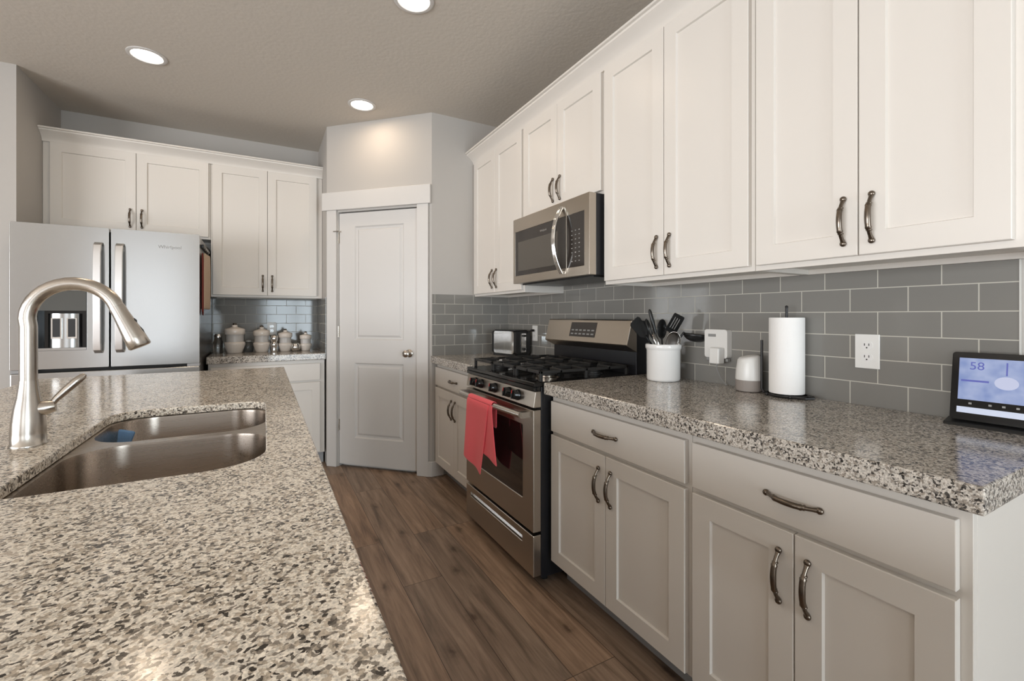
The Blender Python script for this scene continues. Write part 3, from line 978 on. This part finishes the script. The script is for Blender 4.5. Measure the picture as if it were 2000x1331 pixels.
for i in range(17):
    t = -1 + 2 * i / 16
    hp.append((0.150, -0.006 - 0.050 * (1 - abs(t) ** 2.2), H / 2 - 0.004 + 0.172 * t))
mh = MB()
for k, (dx, rr) in enumerate(((-0.006, 0.0085), (0.006, 0.0085))):
    mh.tube([(x + dx, y, z) for x, y, z in hp], rr, 12)
mh.box(0.138, 0.162, -0.010, -0.0006, H / 2 + 0.156, H / 2 + 0.172).box(0.138, 0.162, -0.010, -0.0006, H / 2 - 0.180, H / 2 - 0.164)
mh.build('handle', M['chrome'], mw, smooth=True)

# ------------------------------------------------------------------ refrigerator
FX0, FX1, FYF, FT = -1.2965, -0.3835, 3.700, 1.766
FCX = mid((FX0, FX1))
rf = thing('refrigerator', 'stainless french-door refrigerator with water dispenser in the left door', 'refrigerator', (FCX, FYF, 0))
fw = wid((FX0, FX1)) / 2
MB().box(-fw, fw, 0.060, 0.81, 0.03, 1.752).build('cabinet', M['fridge_side'], rf, bevel=0.003)
MB().box(-fw + 0.02, fw - 0.02, 0.05, 0.70, 0.0005, 0.0295).build('base_grille', M['dark'], rf)
xs = -0.849 - FCX
DXA, DXB, DZA, DZB = -1.181 - FCX, -0.958 - FCX, 1.003, 1.368
MB().box(-fw + 0.012, fw - 0.012, 0.0572, 0.0598, 0.06, 1.75).build('gap_shade_sheet', M['dark'], rf)  # dark sheet behind the doors, colouring the shade in their gaps black
ld = MB().plate(rrect(-fw, xs - 0.005, 0.893, FT, 0.006, 3), [rrect(DXA, DXB, DZA, DZB, 0.006, 3)], 1, 0.0, 0.057).build('door', M['steel_v'], rf, bevel=0.006, seg=3)
rd = MB().plate(rrect(xs + 0.005, fw, 0.893, FT, 0.006, 3), [], 1, 0.0, 0.057).build('door', M['steel_v'], rf, bevel=0.006, seg=3)
fd = MB().box(-fw, fw, 0.0, 0.057, 0.055, 0.872).build('freezer_drawer', M['steel_v'], rf, bevel=0.006, seg=3)
MB().tube([(-fw + 0.06, -0.05, 0.80), (fw - 0.06, -0.05, 0.80)], 0.013, 14).box(-fw + 0.06, -fw + 0.09, -0.05, -0.0005, 0.79, 0.81).box(fw - 0.09, fw - 0.06, -0.05, -0.0005, 0.79, 0.81).build('handle', M['steel_v'], fd, smooth=True)
for sx in (-1, 1):
    MB().box(sx * (fw - 0.035) - 0.034, sx * (fw - 0.035) + 0.034, 0.004, 0.059, 0.8735, 0.8915).build('hinge_bracket', M['toe'], rf)


def fridge_handle(door_o, x):
    mb = MB()
    pts = [(x, -0.012, 0.982), (x, -0.036, 1.000), (x, -0.046, 1.06), (x, -0.050, 1.33), (x, -0.046, 1.60), (x, -0.036, 1.655), (x, -0.012, 1.672)]
    rows = []
    for px, py, pz in pts:
        rows.append([(px - 0.021, py + 0.010, pz), (px - 0.018, py, pz), (px + 0.018, py, pz), (px + 0.021, py + 0.010, pz), (px + 0.016, py + 0.016, pz), (px - 0.016, py + 0.016, pz)])
    V = [[mb.bm.verts.new(p) for p in r] for r in rows]
    for A, B in zip(V, V[1:]):
        for i in range(6): mb.face([A[i], A[(i + 1) % 6], B[(i + 1) % 6], B[i]])
    mb.face(V[0][::-1]); mb.face(V[-1])
    mb.box(x - 0.013, x + 0.013, -0.03, -0.0006, 1.00, 1.03).box(x - 0.013, x + 0.013, -0.03, -0.0006, 1.625, 1.655)
    mb.build('handle', M['steel_edge'], door_o, bevel=0.002, smooth=30)


fridge_handle(ld, -0.902 - FCX)
fridge_handle(rd, -0.798 - FCX)
text_mesh('badge', 'Whirlpool', 0.030, M['grey_slot'], rd, (-0.545 - FCX, -0.0008, 1.668), (R(90), 0, 0), 0.0006)
# dispenser: mirrored display above a recess with two paddles
rc = MB()
rc.box(DXA + 0.001, DXB - 0.001, 0.0500, 0.0565, DZA + 0.001, DZB - 0.001)
rc.box(DXA + 0.001, DXA + 0.003, 0.004, 0.050, DZA + 0.001, DZB - 0.001).box(DXB - 0.003, DXB - 0.001, 0.004, 0.050, DZA + 0.001, DZB - 0.001)
rc = rc.build('dispenser_recess', M['black_gloss'], ld)
MB().box(DXA + 0.0035, DXB - 0.0035, 0.0015, 0.030, 1.245, DZB - 0.0015).build('display', mat('mirror_display', (0.16, 0.17, 0.17), 0.03, 1.0), rc)
MB().box(DXA + 0.0035, DXB - 0.0035, 0.002, 0.046, DZA + 0.0012, DZA + 0.016).build('drip_tray', M['steel_v'], rc)
pn = MB()
prf = [(DXA + 0.035 + 0.153 * (0.5 - 0.5 * math.cos(PI * i / 14)), 0.046 - 0.030 * math.sin(PI * i / 14)) for i in range(15)]
pn.prism(prf, 2, DZA + 0.0165, 1.228).build('paddle_panel', M['steel_v'], rc, smooth=True)
for px in (DXA + 0.082, DXB - 0.072):
    pd = MB().plate([(px - 0.024, 1.075), (px + 0.024, 1.075), (px + 0.024, 1.200), (px - 0.024, 1.200)], [[(px - 0.017, 1.085), (px + 0.017, 1.085), (px + 0.017, 1.196), (px - 0.017, 1.196)]], 1, 0.008, 0.0155).build('paddle', M['chrome'], rc)
    MB().box(px - 0.0165, px + 0.0165, 0.010, 0.0150, 1.0855, 1.1955).build('pad', M['black_plastic'], pd)

# things hung on the refrigerator's side
hk = thing('magnetic_hook_rail', 'black magnetic hook rail stuck high on the refrigerator side', 'hook', (FX1 + 0.0015, 3.95, 1.70))
MB().box(0, 0.014, -0.17, 0.19, -0.012, 0.012).build('rail', M['black_metal'], hk, bevel=0.002)
for yy in (-0.10, 0.0, 0.10):
    MB().tube([(0.013, yy, 0.0), (0.022, yy, -0.008), (0.022, yy, -0.018), (0.014, yy, -0.022)], 0.0022, 8).build('hook', M['chrome'], hk, smooth=True)
cl = MB()
rows = []
for j in range(13):
    v = j / 12
    rows.append([(FX1 + 0.010 + 0.014 * u + 0.002 * math.sin(u * 9 + v), 3.825 + 0.27 * u * (0.75 + 0.25 * min(1, v * 3)) + 0.03 * (1 - min(1, v * 3)), 1.665 - 0.405 * v) for u in [i / 10 for i in range(11)]])
o = cl.grid(rows).build('kitchen_cloth', M['tan_cloth'], smooth=True, solid=0.012, sub=1)
tag(o, 'tan cloth hanging on the side of the refrigerator', 'cloth')
cl = MB()
rows = []
for j in range(11):
    v = j / 10
    rows.append([(FX1 + 0.009 + 0.001 * math.sin(u * 7), 3.765 + 0.045 * u, 1.66 - 0.42 * v - 0.03 * u) for u in [i / 5 for i in range(6)]])
o = cl.grid(rows).build('pot_holder', M['red_cloth'], smooth=True, solid=0.012, sub=1)
tag(o, 'dark red pot holder hanging on the refrigerator side beside the tan cloth', 'pot holder')

# ------------------------------------------------------------------ recessed lights


def can_light(x, y, label):
    t = thing('recessed_light', label, 'ceiling light', (x, y, ZC), 0, 'recessed ceiling lights')
    MB().lathe([(0.098, -0.0005), (0.097, -0.004), (0.090, -0.007), (0.078, -0.006), (0.074, -0.0005)], 0, 0, 40, False).build('trim_ring', M['trim'], t, smooth=True)
    MB().lathe([(0.0735, -0.0006), (0.0735, -0.0035), (0.03, -0.0042), (0.001, -0.0042)], 0, 0, 40).build('lens', M['lens'], t, smooth=True)
    l = bpy.data.lights.new('lamp', 'AREA')
    l.shape = 'DISK'; l.size = 0.14; l.energy = CAN_POWER; l.color = (1.0, 0.78, 0.56)
    o = bpy.data.objects.new('lamp', l)
    C.objects.link(o); o.parent = t; o.location = (0, 0, -0.008)
    return t


can_light(-0.604, 3.36, 'glowing recessed ceiling light in front of the refrigerator')
can_light(0.624, 3.384, 'glowing recessed ceiling light just in front of the pantry door')
can_light(0.637, 2.139, 'glowing recessed ceiling light over the aisle, cut by the picture top')
can_light(-0.604, 2.139, 'recessed ceiling light above the island sink')

# ------------------------------------------------------------------ outlets


def outlet(label, loc, rz, plain=False):
    t = thing('wall_outlet', label, 'outlet', loc, rz, 'white wall outlets')
    MB().box(-0.035, 0.035, -0.006, -0.0006, -0.057, 0.057).build('cover_plate', M['white_plastic'], t, bevel=0.002)
    for s in (-1, 1):
        f = MB().prism([(0.0165 * math.cos(2 * PI * i / 20), max(-0.0125, min(0.0125, 0.0165 * math.sin(2 * PI * i / 20)))) for i in range(20)], 1, -0.0078, -0.0061).build('receptacle', M['ceramic'], t)
        f.location = (0, 0, s * 0.0195)
        for sx in (-0.0062, 0.0062):
            MB().box(sx - 0.0011, sx + 0.0011, -0.0083, -0.0079, -0.001, 0.007).build('slot', M['dark'], f)
        MB().prism([(0.0024 * math.cos(2 * PI * i / 10), -0.0072 + 0.0024 * math.sin(2 * PI * i / 10)) for i in range(10)], 1, -0.0083, -0.0079).build('ground_hole', M['dark'], f)
    return t


TW = XW - 0.009
outlet('white duplex outlet on the tile between paper towel and tablet', (TW, 0.734, 1.095), RZ)
outlet('white outlet behind the toaster with a black plug in it', (TW, 2.825, 1.085), RZ)
outlet('white outlet on the back tile behind the canisters', (0.060, YB - 0.009, 1.10), 0)

# plug-in adapter with charger and cord
pa = thing('plug_adapter', 'white multi-outlet plug adapter on the tile right of the crock', 'adapter', (TW, 1.285, 1.092), RZ)
ab = MB().plate(rrect(-0.056, 0.056, -0.062, 0.062, 0.012, 4), [], 1, -0.034, -0.0006).build('body', M['white_plastic'], pa, bevel=0.004)
MB().box(-0.036, 0.002, -0.0352, -0.0342, 0.030, 0.042).build('vent_slot', M['grey_slot'], ab)
for s in (-1, 1): MB().box(s * 0.046 - 0.007, s * 0.046 + 0.007, -0.026, -0.006, -0.0765, -0.0625).build('clip', M['grey_slot'], ab, bevel=0.003)
ch = thing('usb_charger', 'white charger block plugged into the adapter, trailing a thin cord', 'charger', (TW - 0.0345, 1.262, 1.05), RZ)
MB().box(-0.026, 0.022, -0.040, -0.0004, -0.042, 0.026).build('block', M['white_plastic'], ch, bevel=0.005)
MB().tube([(-0.002, -0.020, -0.0415), (-0.002, -0.018, -0.065), (0.002, -0.006, -0.095), (0.010, 0.010, -0.122), (0.022, 0.016, -0.1335)], 0.0022, 8).build('cord', M['grey_slot'], ch, smooth=True)

# ------------------------------------------------------------------ counter objects
Z0 = ZT + 0.0004
# utensil crock
CX, CY = 1.628, 1.487
cr = MB()
cr.lathe([(0.068, 0), (0.073, 0.003), (0.075, 0.012), (0.0755, 0.14), (0.0775, 0.146), (0.0805, 0.150), (0.0810, 0.164), (0.078, 0.169), (0.073, 0.167), (0.070, 0.150), (0.070, 0.012), (0.001, 0.010)], 0, 0, 48)
o = cr.build('utensil_crock', M['ceramic'], smooth=50); o.location = (CX, CY, Z0)
tag(o, 'white ceramic crock holding cooking utensils beside the range', 'crock')
ZB = 0.0125   # inside bottom


def utensil(kind, label, az, lean, length, head, mt=None, hm=None, r0=0.085, name=None, twist=0):
    """a utensil standing in the crock, leaning to azimuth az; its own axis is local z"""
    t = thing(name or kind, label, 'utensil', (CX + r0 * 0.55 * math.cos(az + PI), CY + r0 * 0.55 * math.sin(az + PI), Z0 + ZB), 0, 'cooking utensils in the crock')
    rm = Matrix.Rotation(az, 4, 'Z') @ Matrix.Rotation(lean, 4, 'Y') @ Matrix.Rotation(twist, 4, 'Z')
    hl = length
    MB().tube([(0, 0, 0.004), (0, 0, hl * 0.5), (0, 0, hl)], [0.0055, 0.005, 0.0045], 10).xform(rm).build('handle', mt or M['black_plastic'], t, smooth=True)
    if head is None: return t
    mb = MB()
    if head == 'turner':
        mb.plate(rrect(-0.038, 0.038, 0, 0.092, 0.008, 3), [[(-0.022 + k * 0.016, 0.02), (-0.014 + k * 0.016, 0.02), (-0.014 + k * 0.016, 0.075), (-0.022 + k * 0.016, 0.075)] for k in range(3)], 1, -0.0015, 0.0015)
        mb.xform(rm @ Matrix.Translation((0, 0, hl - 0.004)) @ Matrix.Rotation(R(18), 4, 'X'))
    elif head == 'spatula':
        mb.plate([(-0.008, 0), (0.008, 0), (0.028, 0.02), (0.033, 0.09), (0.024, 0.098), (-0.026, 0.098), (-0.033, 0.088), (-0.028, 0.02)], [], 1, -0.002, 0.002)
        mb.xform(rm @ Matrix.Translation((0, 0, hl - 0.004)))
    elif head in ('spoon', 'ladle'):
        a, b2, dep = (0.032, 0.046, 0.014) if head == 'spoon' else (0.050, 0.056, 0.036)
        rings = []
        for j in range(7):
            q = j / 6
            rr = math.cos(q * PI / 2 * 0.98)
            rings.append([mb.bm.verts.new((a * rr * math.cos(2 * PI * i / 22), dep * math.sin(q * PI / 2), b2 + b2 * rr * math.sin(2 * PI * i / 22))) for i in range(22)])
        for A, B in zip(rings, rings[1:]):
            for i in range(22): mb.face([A[i], A[(i + 1) % 22], B[(i + 1) % 22], B[i]])
        mb.face(rings[-1])
        tilt = R(8) if head == 'spoon' else R(-60)
        mb.xform(rm @ Matrix.Translation((0, 0, hl - 0.004)) @ Matrix.Rotation(tilt, 4, 'X'))
    elif head == 'loop':
        pts = []
        for i in range(21):
            a2 = 2 * PI * i / 20
            pts.append((0.030 * math.sin(a2), 0, 0.045 - 0.045 * math.cos(a2)))
        mb.tube(pts, 0.0042, 8, False)
        mb.xform(rm @ Matrix.Translation((0, 0, hl - 0.004)))
    elif head == 'tip':
        mb.tube([(0, 0, -0.002), (0, 0, 0.05), (0, 0, 0.10), (0, 0, 0.112)], [0.007, 0.009, 0.008, 0.004], 12)
        mb.xform(rm @ Matrix.Translation((0, 0, hl)))
    solid = 0.003 if head in ('spoon', 'ladle') else 0
    mb.build('head', hm or M['black_plastic'], t, smooth=40, solid=solid)
    return t


# azimuth -29 deg runs along the wall side to the right
AR = R(-29)
utensil('spatula', 'black spatula leaning far left over the backguard', AR + PI + R(12), R(38), 0.245, 'spatula', twist=R(12), r0=0.11)
utensil('turner', 'slotted black turner standing toward the right of the crock', AR + R(22), R(19), 0.225, 'turner', twist=R(10), r0=0.06)
utensil('ladle', 'black ladle leaning far right out of the crock', AR - R(8), R(36), 0.262, 'ladle', twist=R(-90), r0=0.11)
utensil('spoon', 'small black spoon upright near the middle of the crock', AR + R(95), R(9), 0.185, 'spoon', twist=R(-60), r0=0.02)
utensil('masher', 'tallest black-handled utensil, upright at the left of the crock', AR + R(160), R(14), 0.215, 'tip', r0=0.03)
utensil('skimmer', 'black looped utensil arching over the left rim of the crock', AR + R(205), R(27), 0.215, 'loop', twist=R(40), r0=0.06)
utensil('serving_spoon', 'shiny steel serving spoon low at the front left of the crock', AR + R(215), R(20), 0.135, 'spoon', M['steel_utensil'], M['steel_utensil'], twist=R(30), r0=0.03)
utensil('tongs', 'shiny steel ladle resting low at the front right of the crock', AR - R(40), R(20), 0.140, 'spoon', M['steel_utensil'], M['steel_utensil'], name='steel_ladle', twist=R(10), r0=0.03)

# smart speaker
spk = thing('smart_speaker', 'small white and grey smart speaker behind the paper towel holder', 'speaker', (1.692, 1.108, Z0))
MB().lathe([(0.040, 0), (0.046, 0.003), (0.0475, 0.010), (0.0485, 0.045)], 0, 0, 40).build('base', M['fabric'], spk, smooth=50)
tp = MB().lathe([(0.0480, 0.0455), (0.0485, 0.052), (0.0465, 0.085), (0.043, 0.115), (0.0405, 0.130), (0.036, 0.137), (0.020, 0.140), (0.001, 0.1405)], 0, 0, 40)
for v in tp.bm.verts:
    if v.co.z > 0.11: v.co.z += (v.co.x * 0.707 - v.co.y * 0.4) * 0.25
tp.build('top_shell', M['white_plastic'], spk, smooth=60)

# paper towel holder and roll
PX, PY = 1.702, 0.966
ph = thing('paper_towel_holder', 'black wire paper towel holder with a scrolled foot and side arm', 'paper towel holder', (PX, PY, Z0))
MB().tube([(0, 0, 0.006), (0, 0, 0.33)], 0.0045, 12).ball((0, 0, 0.332), 0.0055).build('post', M['black_metal'], ph, smooth=True)
ring = [(0.058 * math.cos(2 * PI * i / 32), 0.070 * math.sin(2 * PI * i / 32), 0.006) for i in range(33)]
bs = MB().tube(ring, 0.0045, 8, False).tube([(-0.058, 0, 0.006), (0.058, 0, 0.006)], 0.0035, 8).tube([(0, -0.07, 0.006), (0, 0.07, 0.006)], 0.0035, 8)
bs.tube([(-0.040, -0.050, 0.006), (-0.035, -0.085, 0.006), (-0.012, -0.100, 0.007), (0.012, -0.088, 0.008), (0.010, -0.068, 0.008)], 0.0042, 8)
bs.ball((-0.050, -0.040, 0.006), 0.006).ball((-0.050, 0.045, 0.006), 0.006)
bs.build('base', M['black_metal'], ph, smooth=True)
MB().tube([(-0.030, 0.066, 0.006), (-0.028, 0.078, 0.02), (-0.024, 0.080, 0.206)], 0.0048, 10).build('side_arm', M['black_metal'], ph, smooth=True)
pr_ = MB()
pr_.lathe([(0.0205, 0.0), (0.0575, 0.0), (0.0580, 0.004), (0.0580, 0.276), (0.0570, 0.279), (0.0205, 0.279), (0.0195, 0.14), (0.0205, 0.0)], 0, 0, 56, False)
o = pr_.build('paper_towel_roll', M['paper'], smooth=50); o.location = (PX, PY, Z0 + 0.0135)
tag(o, 'white paper towel roll on the black wire holder', 'paper towel')

# tablet display on its dock
tb = thing('tablet_display', 'black tablet showing a blue weather screen at the counter end', 'tablet', (1.676, 0.386, Z0), R(-90 + 3))
MB().prism([(-0.020, 0.0), (0.060, 0.0), (0.060, 0.010), (0.030, 0.016), (-0.014, 0.008)], 0, -0.127, 0.110).build('dock', M['black_plastic'], tb, bevel=0.002)
sc_t = R(-10)
fr_ = MB().plate(rrect(-0.118, 0.110, 0.010, 0.196, 0.008, 4), [], 1, -0.006, 0.006).build('case', M['black_gloss'], tb, bevel=0.0015)
fr_.location = (0, 0.004, 0.004); fr_.rotation_euler = (sc_t, 0, 0)
scr = mat('weather_screen', (0.02, 0.02, 0.03), 0.1, emit=(0.36, 0.45, 0.76), estr=0.75)
N, L, b = nt(scr)
tcs = node(scr, 'ShaderNodeTexCoord'); nz = node(scr, 'ShaderNodeTexNoise'); nz.inputs['Scale'].default_value = 26
rps = ramp(scr, [(0.35, (0.27, 0.36, 0.66)), (0.65, (0.46, 0.54, 0.80))]); L.new(tcs.outputs['Object'], nz.inputs['Vector']); L.new(nz.outputs['Fac'], rps.inputs['Fac']); L.new(rps.outputs['Color'], b.inputs['Emission Color'])
dk = mat('screen_dark_blue', (0.02, 0.02, 0.05), 0.2, emit=(0.12, 0.14, 0.50), estr=0.75)
lt = mat('screen_light', (0.02, 0.02, 0.03), 0.2, emit=(0.62, 0.66, 0.86), estr=0.8)
wh = mat('screen_white', (0.02, 0.02, 0.03), 0.2, emit=(0.70, 0.76, 0.92), estr=0.8)
ss = MB().box(-0.103, 0.098, -0.0068, -0.0062, 0.066, 0.180).build('screen', scr, fr_)
MB().box(-0.104, 0.098, -0.0068, -0.0062, 0.030, 0.046).build('lower_strip', wh, fr_)
cc = MB(); cc.prism([(-0.012 + 0.022 * math.cos(2 * PI * i / 36), 0.118 + 0.017 * math.sin(2 * PI * i / 36)) for i in range(36)], 1, -0.0074, -0.0070).build('dial', lt, ss)
MB().box(-0.098, -0.044, -0.0074, -0.0070, 0.1155, 0.1205).build('bar', dk, ss)
MB().box(0.020, 0.095, -0.0074, -0.0070, 0.1165, 0.1190).build('bar', dk, ss)
MB().box(-0.0135, -0.0105, -0.0074, -0.0070, 0.138, 0.172).build('bar', dk, ss)
text_mesh('readout', '58', 0.030, dk, ss, (-0.068, -0.0072, 0.158), (R(90), 0, 0), 0.0003)
for x in (-0.078, -0.040, -0.015, 0.010, 0.055):
    MB().box(x - 0.003, x + 0.003, -0.0070, -0.0062, 0.054, 0.059).build('button', M['grey_slot'], fr_)

# toaster
to = thing('toaster', 'chrome and black two-slice toaster in the counter corner', 'toaster', (1.640, 2.985, Z0), R(-90 + 12))
MB().plate(rrect(-0.115, 0.115, 0.018, 0.185, 0.02, 5), [], 1, -0.072, 0.072).build('shell', M['chrome'], to, bevel=0.008, seg=3)
ec = MB().plate(rrect(-0.072, 0.072, 0.018, 0.186, 0.02, 5), [], 0, 0.1155, 0.140).build('end_cap', M['black_plastic'], to, bevel=0.006)
MB().plate(rrect(-0.072, 0.072, 0.018, 0.186, 0.02, 5), [], 0, -0.140, -0.1155).build('end_cap', M['black_plastic'], to, bevel=0.006)
MB().box(0.1405, 0.147, -0.024, 0.024, 0.03, 0.17).build('lever_plate', M['chrome'], ec, bevel=0.002)
MB().box(0.1475, 0.165, -0.018, 0.018, 0.145, 0.160).build('lever', M['black_plastic'], ec, bevel=0.003)
MB().lathe([(0.011, 0.147), (0.011, 0.158), (0.001, 0.159)], 0, 0.055, 18, True, 0).build('dial', M['black_plastic'], ec)
MB().box(-0.128, 0.128, -0.066, 0.066, 0.0, 0.0175).build('base', M['black_plastic'], to)
MB().box(-0.12, 0.12, -0.060, 0.060, 0.1855, 0.194).build('top_plate', M['black_plastic'], to, bevel=0.003)
o = MB().tube([(1.7445, 2.825, 1.106), (1.728, 2.828, 1.106), (1.715, 2.85, 1.096), (1.700, 2.875, 1.055), (1.712, 2.89, 0.98), (1.735, 2.905, 0.921), (1.720, 2.96, 0.9185)], [0.009, 0.008, 0.0035, 0.003, 0.003, 0.003, 0.003], 10).build('power_cord', M['black_plastic'], smooth=True)
tag(o, 'black toaster cord plugged into the outlet behind the toaster', 'cord')

# canisters on the back counter


def canister(x, y, r, h, label):
    t = thing('canister', label, 'canister', (x, y, Z0), 0, 'white ceramic canisters')
    k = h
    pr2 = [(r * 0.66, 0), (r * 0.70, 0.01 * k), (r * 0.80, 0.10 * k), (r * 0.98, 0.26 * k), (r * 1.0, 0.31 * k), (r * 0.97, 0.35 * k), (r * 0.86, 0.375 * k)]
    MB().lathe(pr2, 0, 0, 36).build('body', M['cream'], t, smooth=60)
    MB().lathe([(r * 0.84, 0.376 * k), (r * 0.83, 0.45 * k), (r * 0.83, 0.58 * k), (r * 0.84, 0.61 * k)], 0, 0, 36).build('band', M['cream_band'], t, smooth=60)
    ld_ = MB().lathe([(r * 0.90, 0.611 * k), (r * 0.97, 0.64 * k), (r * 0.97, 0.78 * k), (r * 0.90, 0.805 * k), (r * 0.45, 0.845 * k), (r * 0.27, 0.865 * k), (r * 0.25, 0.93 * k), (r * 0.10, 0.935 * k)], 0, 0, 36).build('lid', M['cream'], t, smooth=50)
    MB().ball((0, 0, 0.957 * k), r * 0.21, 1, 1, 0.6, 14).build('knob', M['bronze'], ld_, smooth=True)


canister(-0.206, 4.25, 0.075, 0.243, 'largest white lidded canister, leftmost of the row on the counter')
canister(-0.016, 4.25, 0.063, 0.222, 'second-largest white lidded canister, right of the biggest one')
canister(0.158, 4.25, 0.055, 0.192, 'second-smallest white lidded canister, left of the smallest one')
canister(0.315, 4.25, 0.049, 0.166, 'smallest white lidded canister, rightmost of the row by the door')


def jar(x, y, label, prof, mt, lid=None, lm=None, name='glass_jar', cat='jar'):
    t = thing(name, label, cat, (x, y, Z0))
    MB().lathe(prof, 0, 0, 28).build('body', mt, t, smooth=50)
    if lid: MB().lathe(lid, 0, 0, 28).build('lid', lm, t, smooth=50)
    return t


jar(-0.112, 4.30, 'small smoky glass jar between the two largest canisters', [(0.030, 0), (0.036, 0.01), (0.038, 0.05), (0.030, 0.075), (0.022, 0.085)], M['smoke_glass'], [(0.024, 0.0855), (0.024, 0.095), (0.012, 0.102), (0.001, 0.103)], M['grey_slot'])
jar(0.075, 4.22, 'silver double-ball shaker between the two middle canisters', [(0.022, 0), (0.025, 0.008), (0.022, 0.03), (0.021, 0.036), (0.027, 0.052), (0.027, 0.068), (0.021, 0.082)], M['chrome'], [(0.020, 0.0825), (0.028, 0.098), (0.030, 0.115), (0.024, 0.135), (0.008, 0.143), (0.001, 0.144)], M['chrome'], 'shaker', 'shaker')
jar(0.236, 4.22, 'round silver ball pot between the two smallest canisters', [(0.018, 0), (0.030, 0.008), (0.036, 0.025), (0.036, 0.034)], M['chrome'], [(0.036, 0.0345), (0.035, 0.048), (0.026, 0.066), (0.010, 0.074), (0.001, 0.075)], M['chrome'], 'sugar_pot', 'pot')
jar(-0.318, 4.24, 'clear glass jar left of the largest canister, near the refrigerator', [(0.030, 0), (0.034, 0.008), (0.034, 0.09), (0.026, 0.11), (0.024, 0.13)], M['glass'], [(0.026, 0.1305), (0.026, 0.15), (0.020, 0.156), (0.001, 0.157)], M['chrome'])
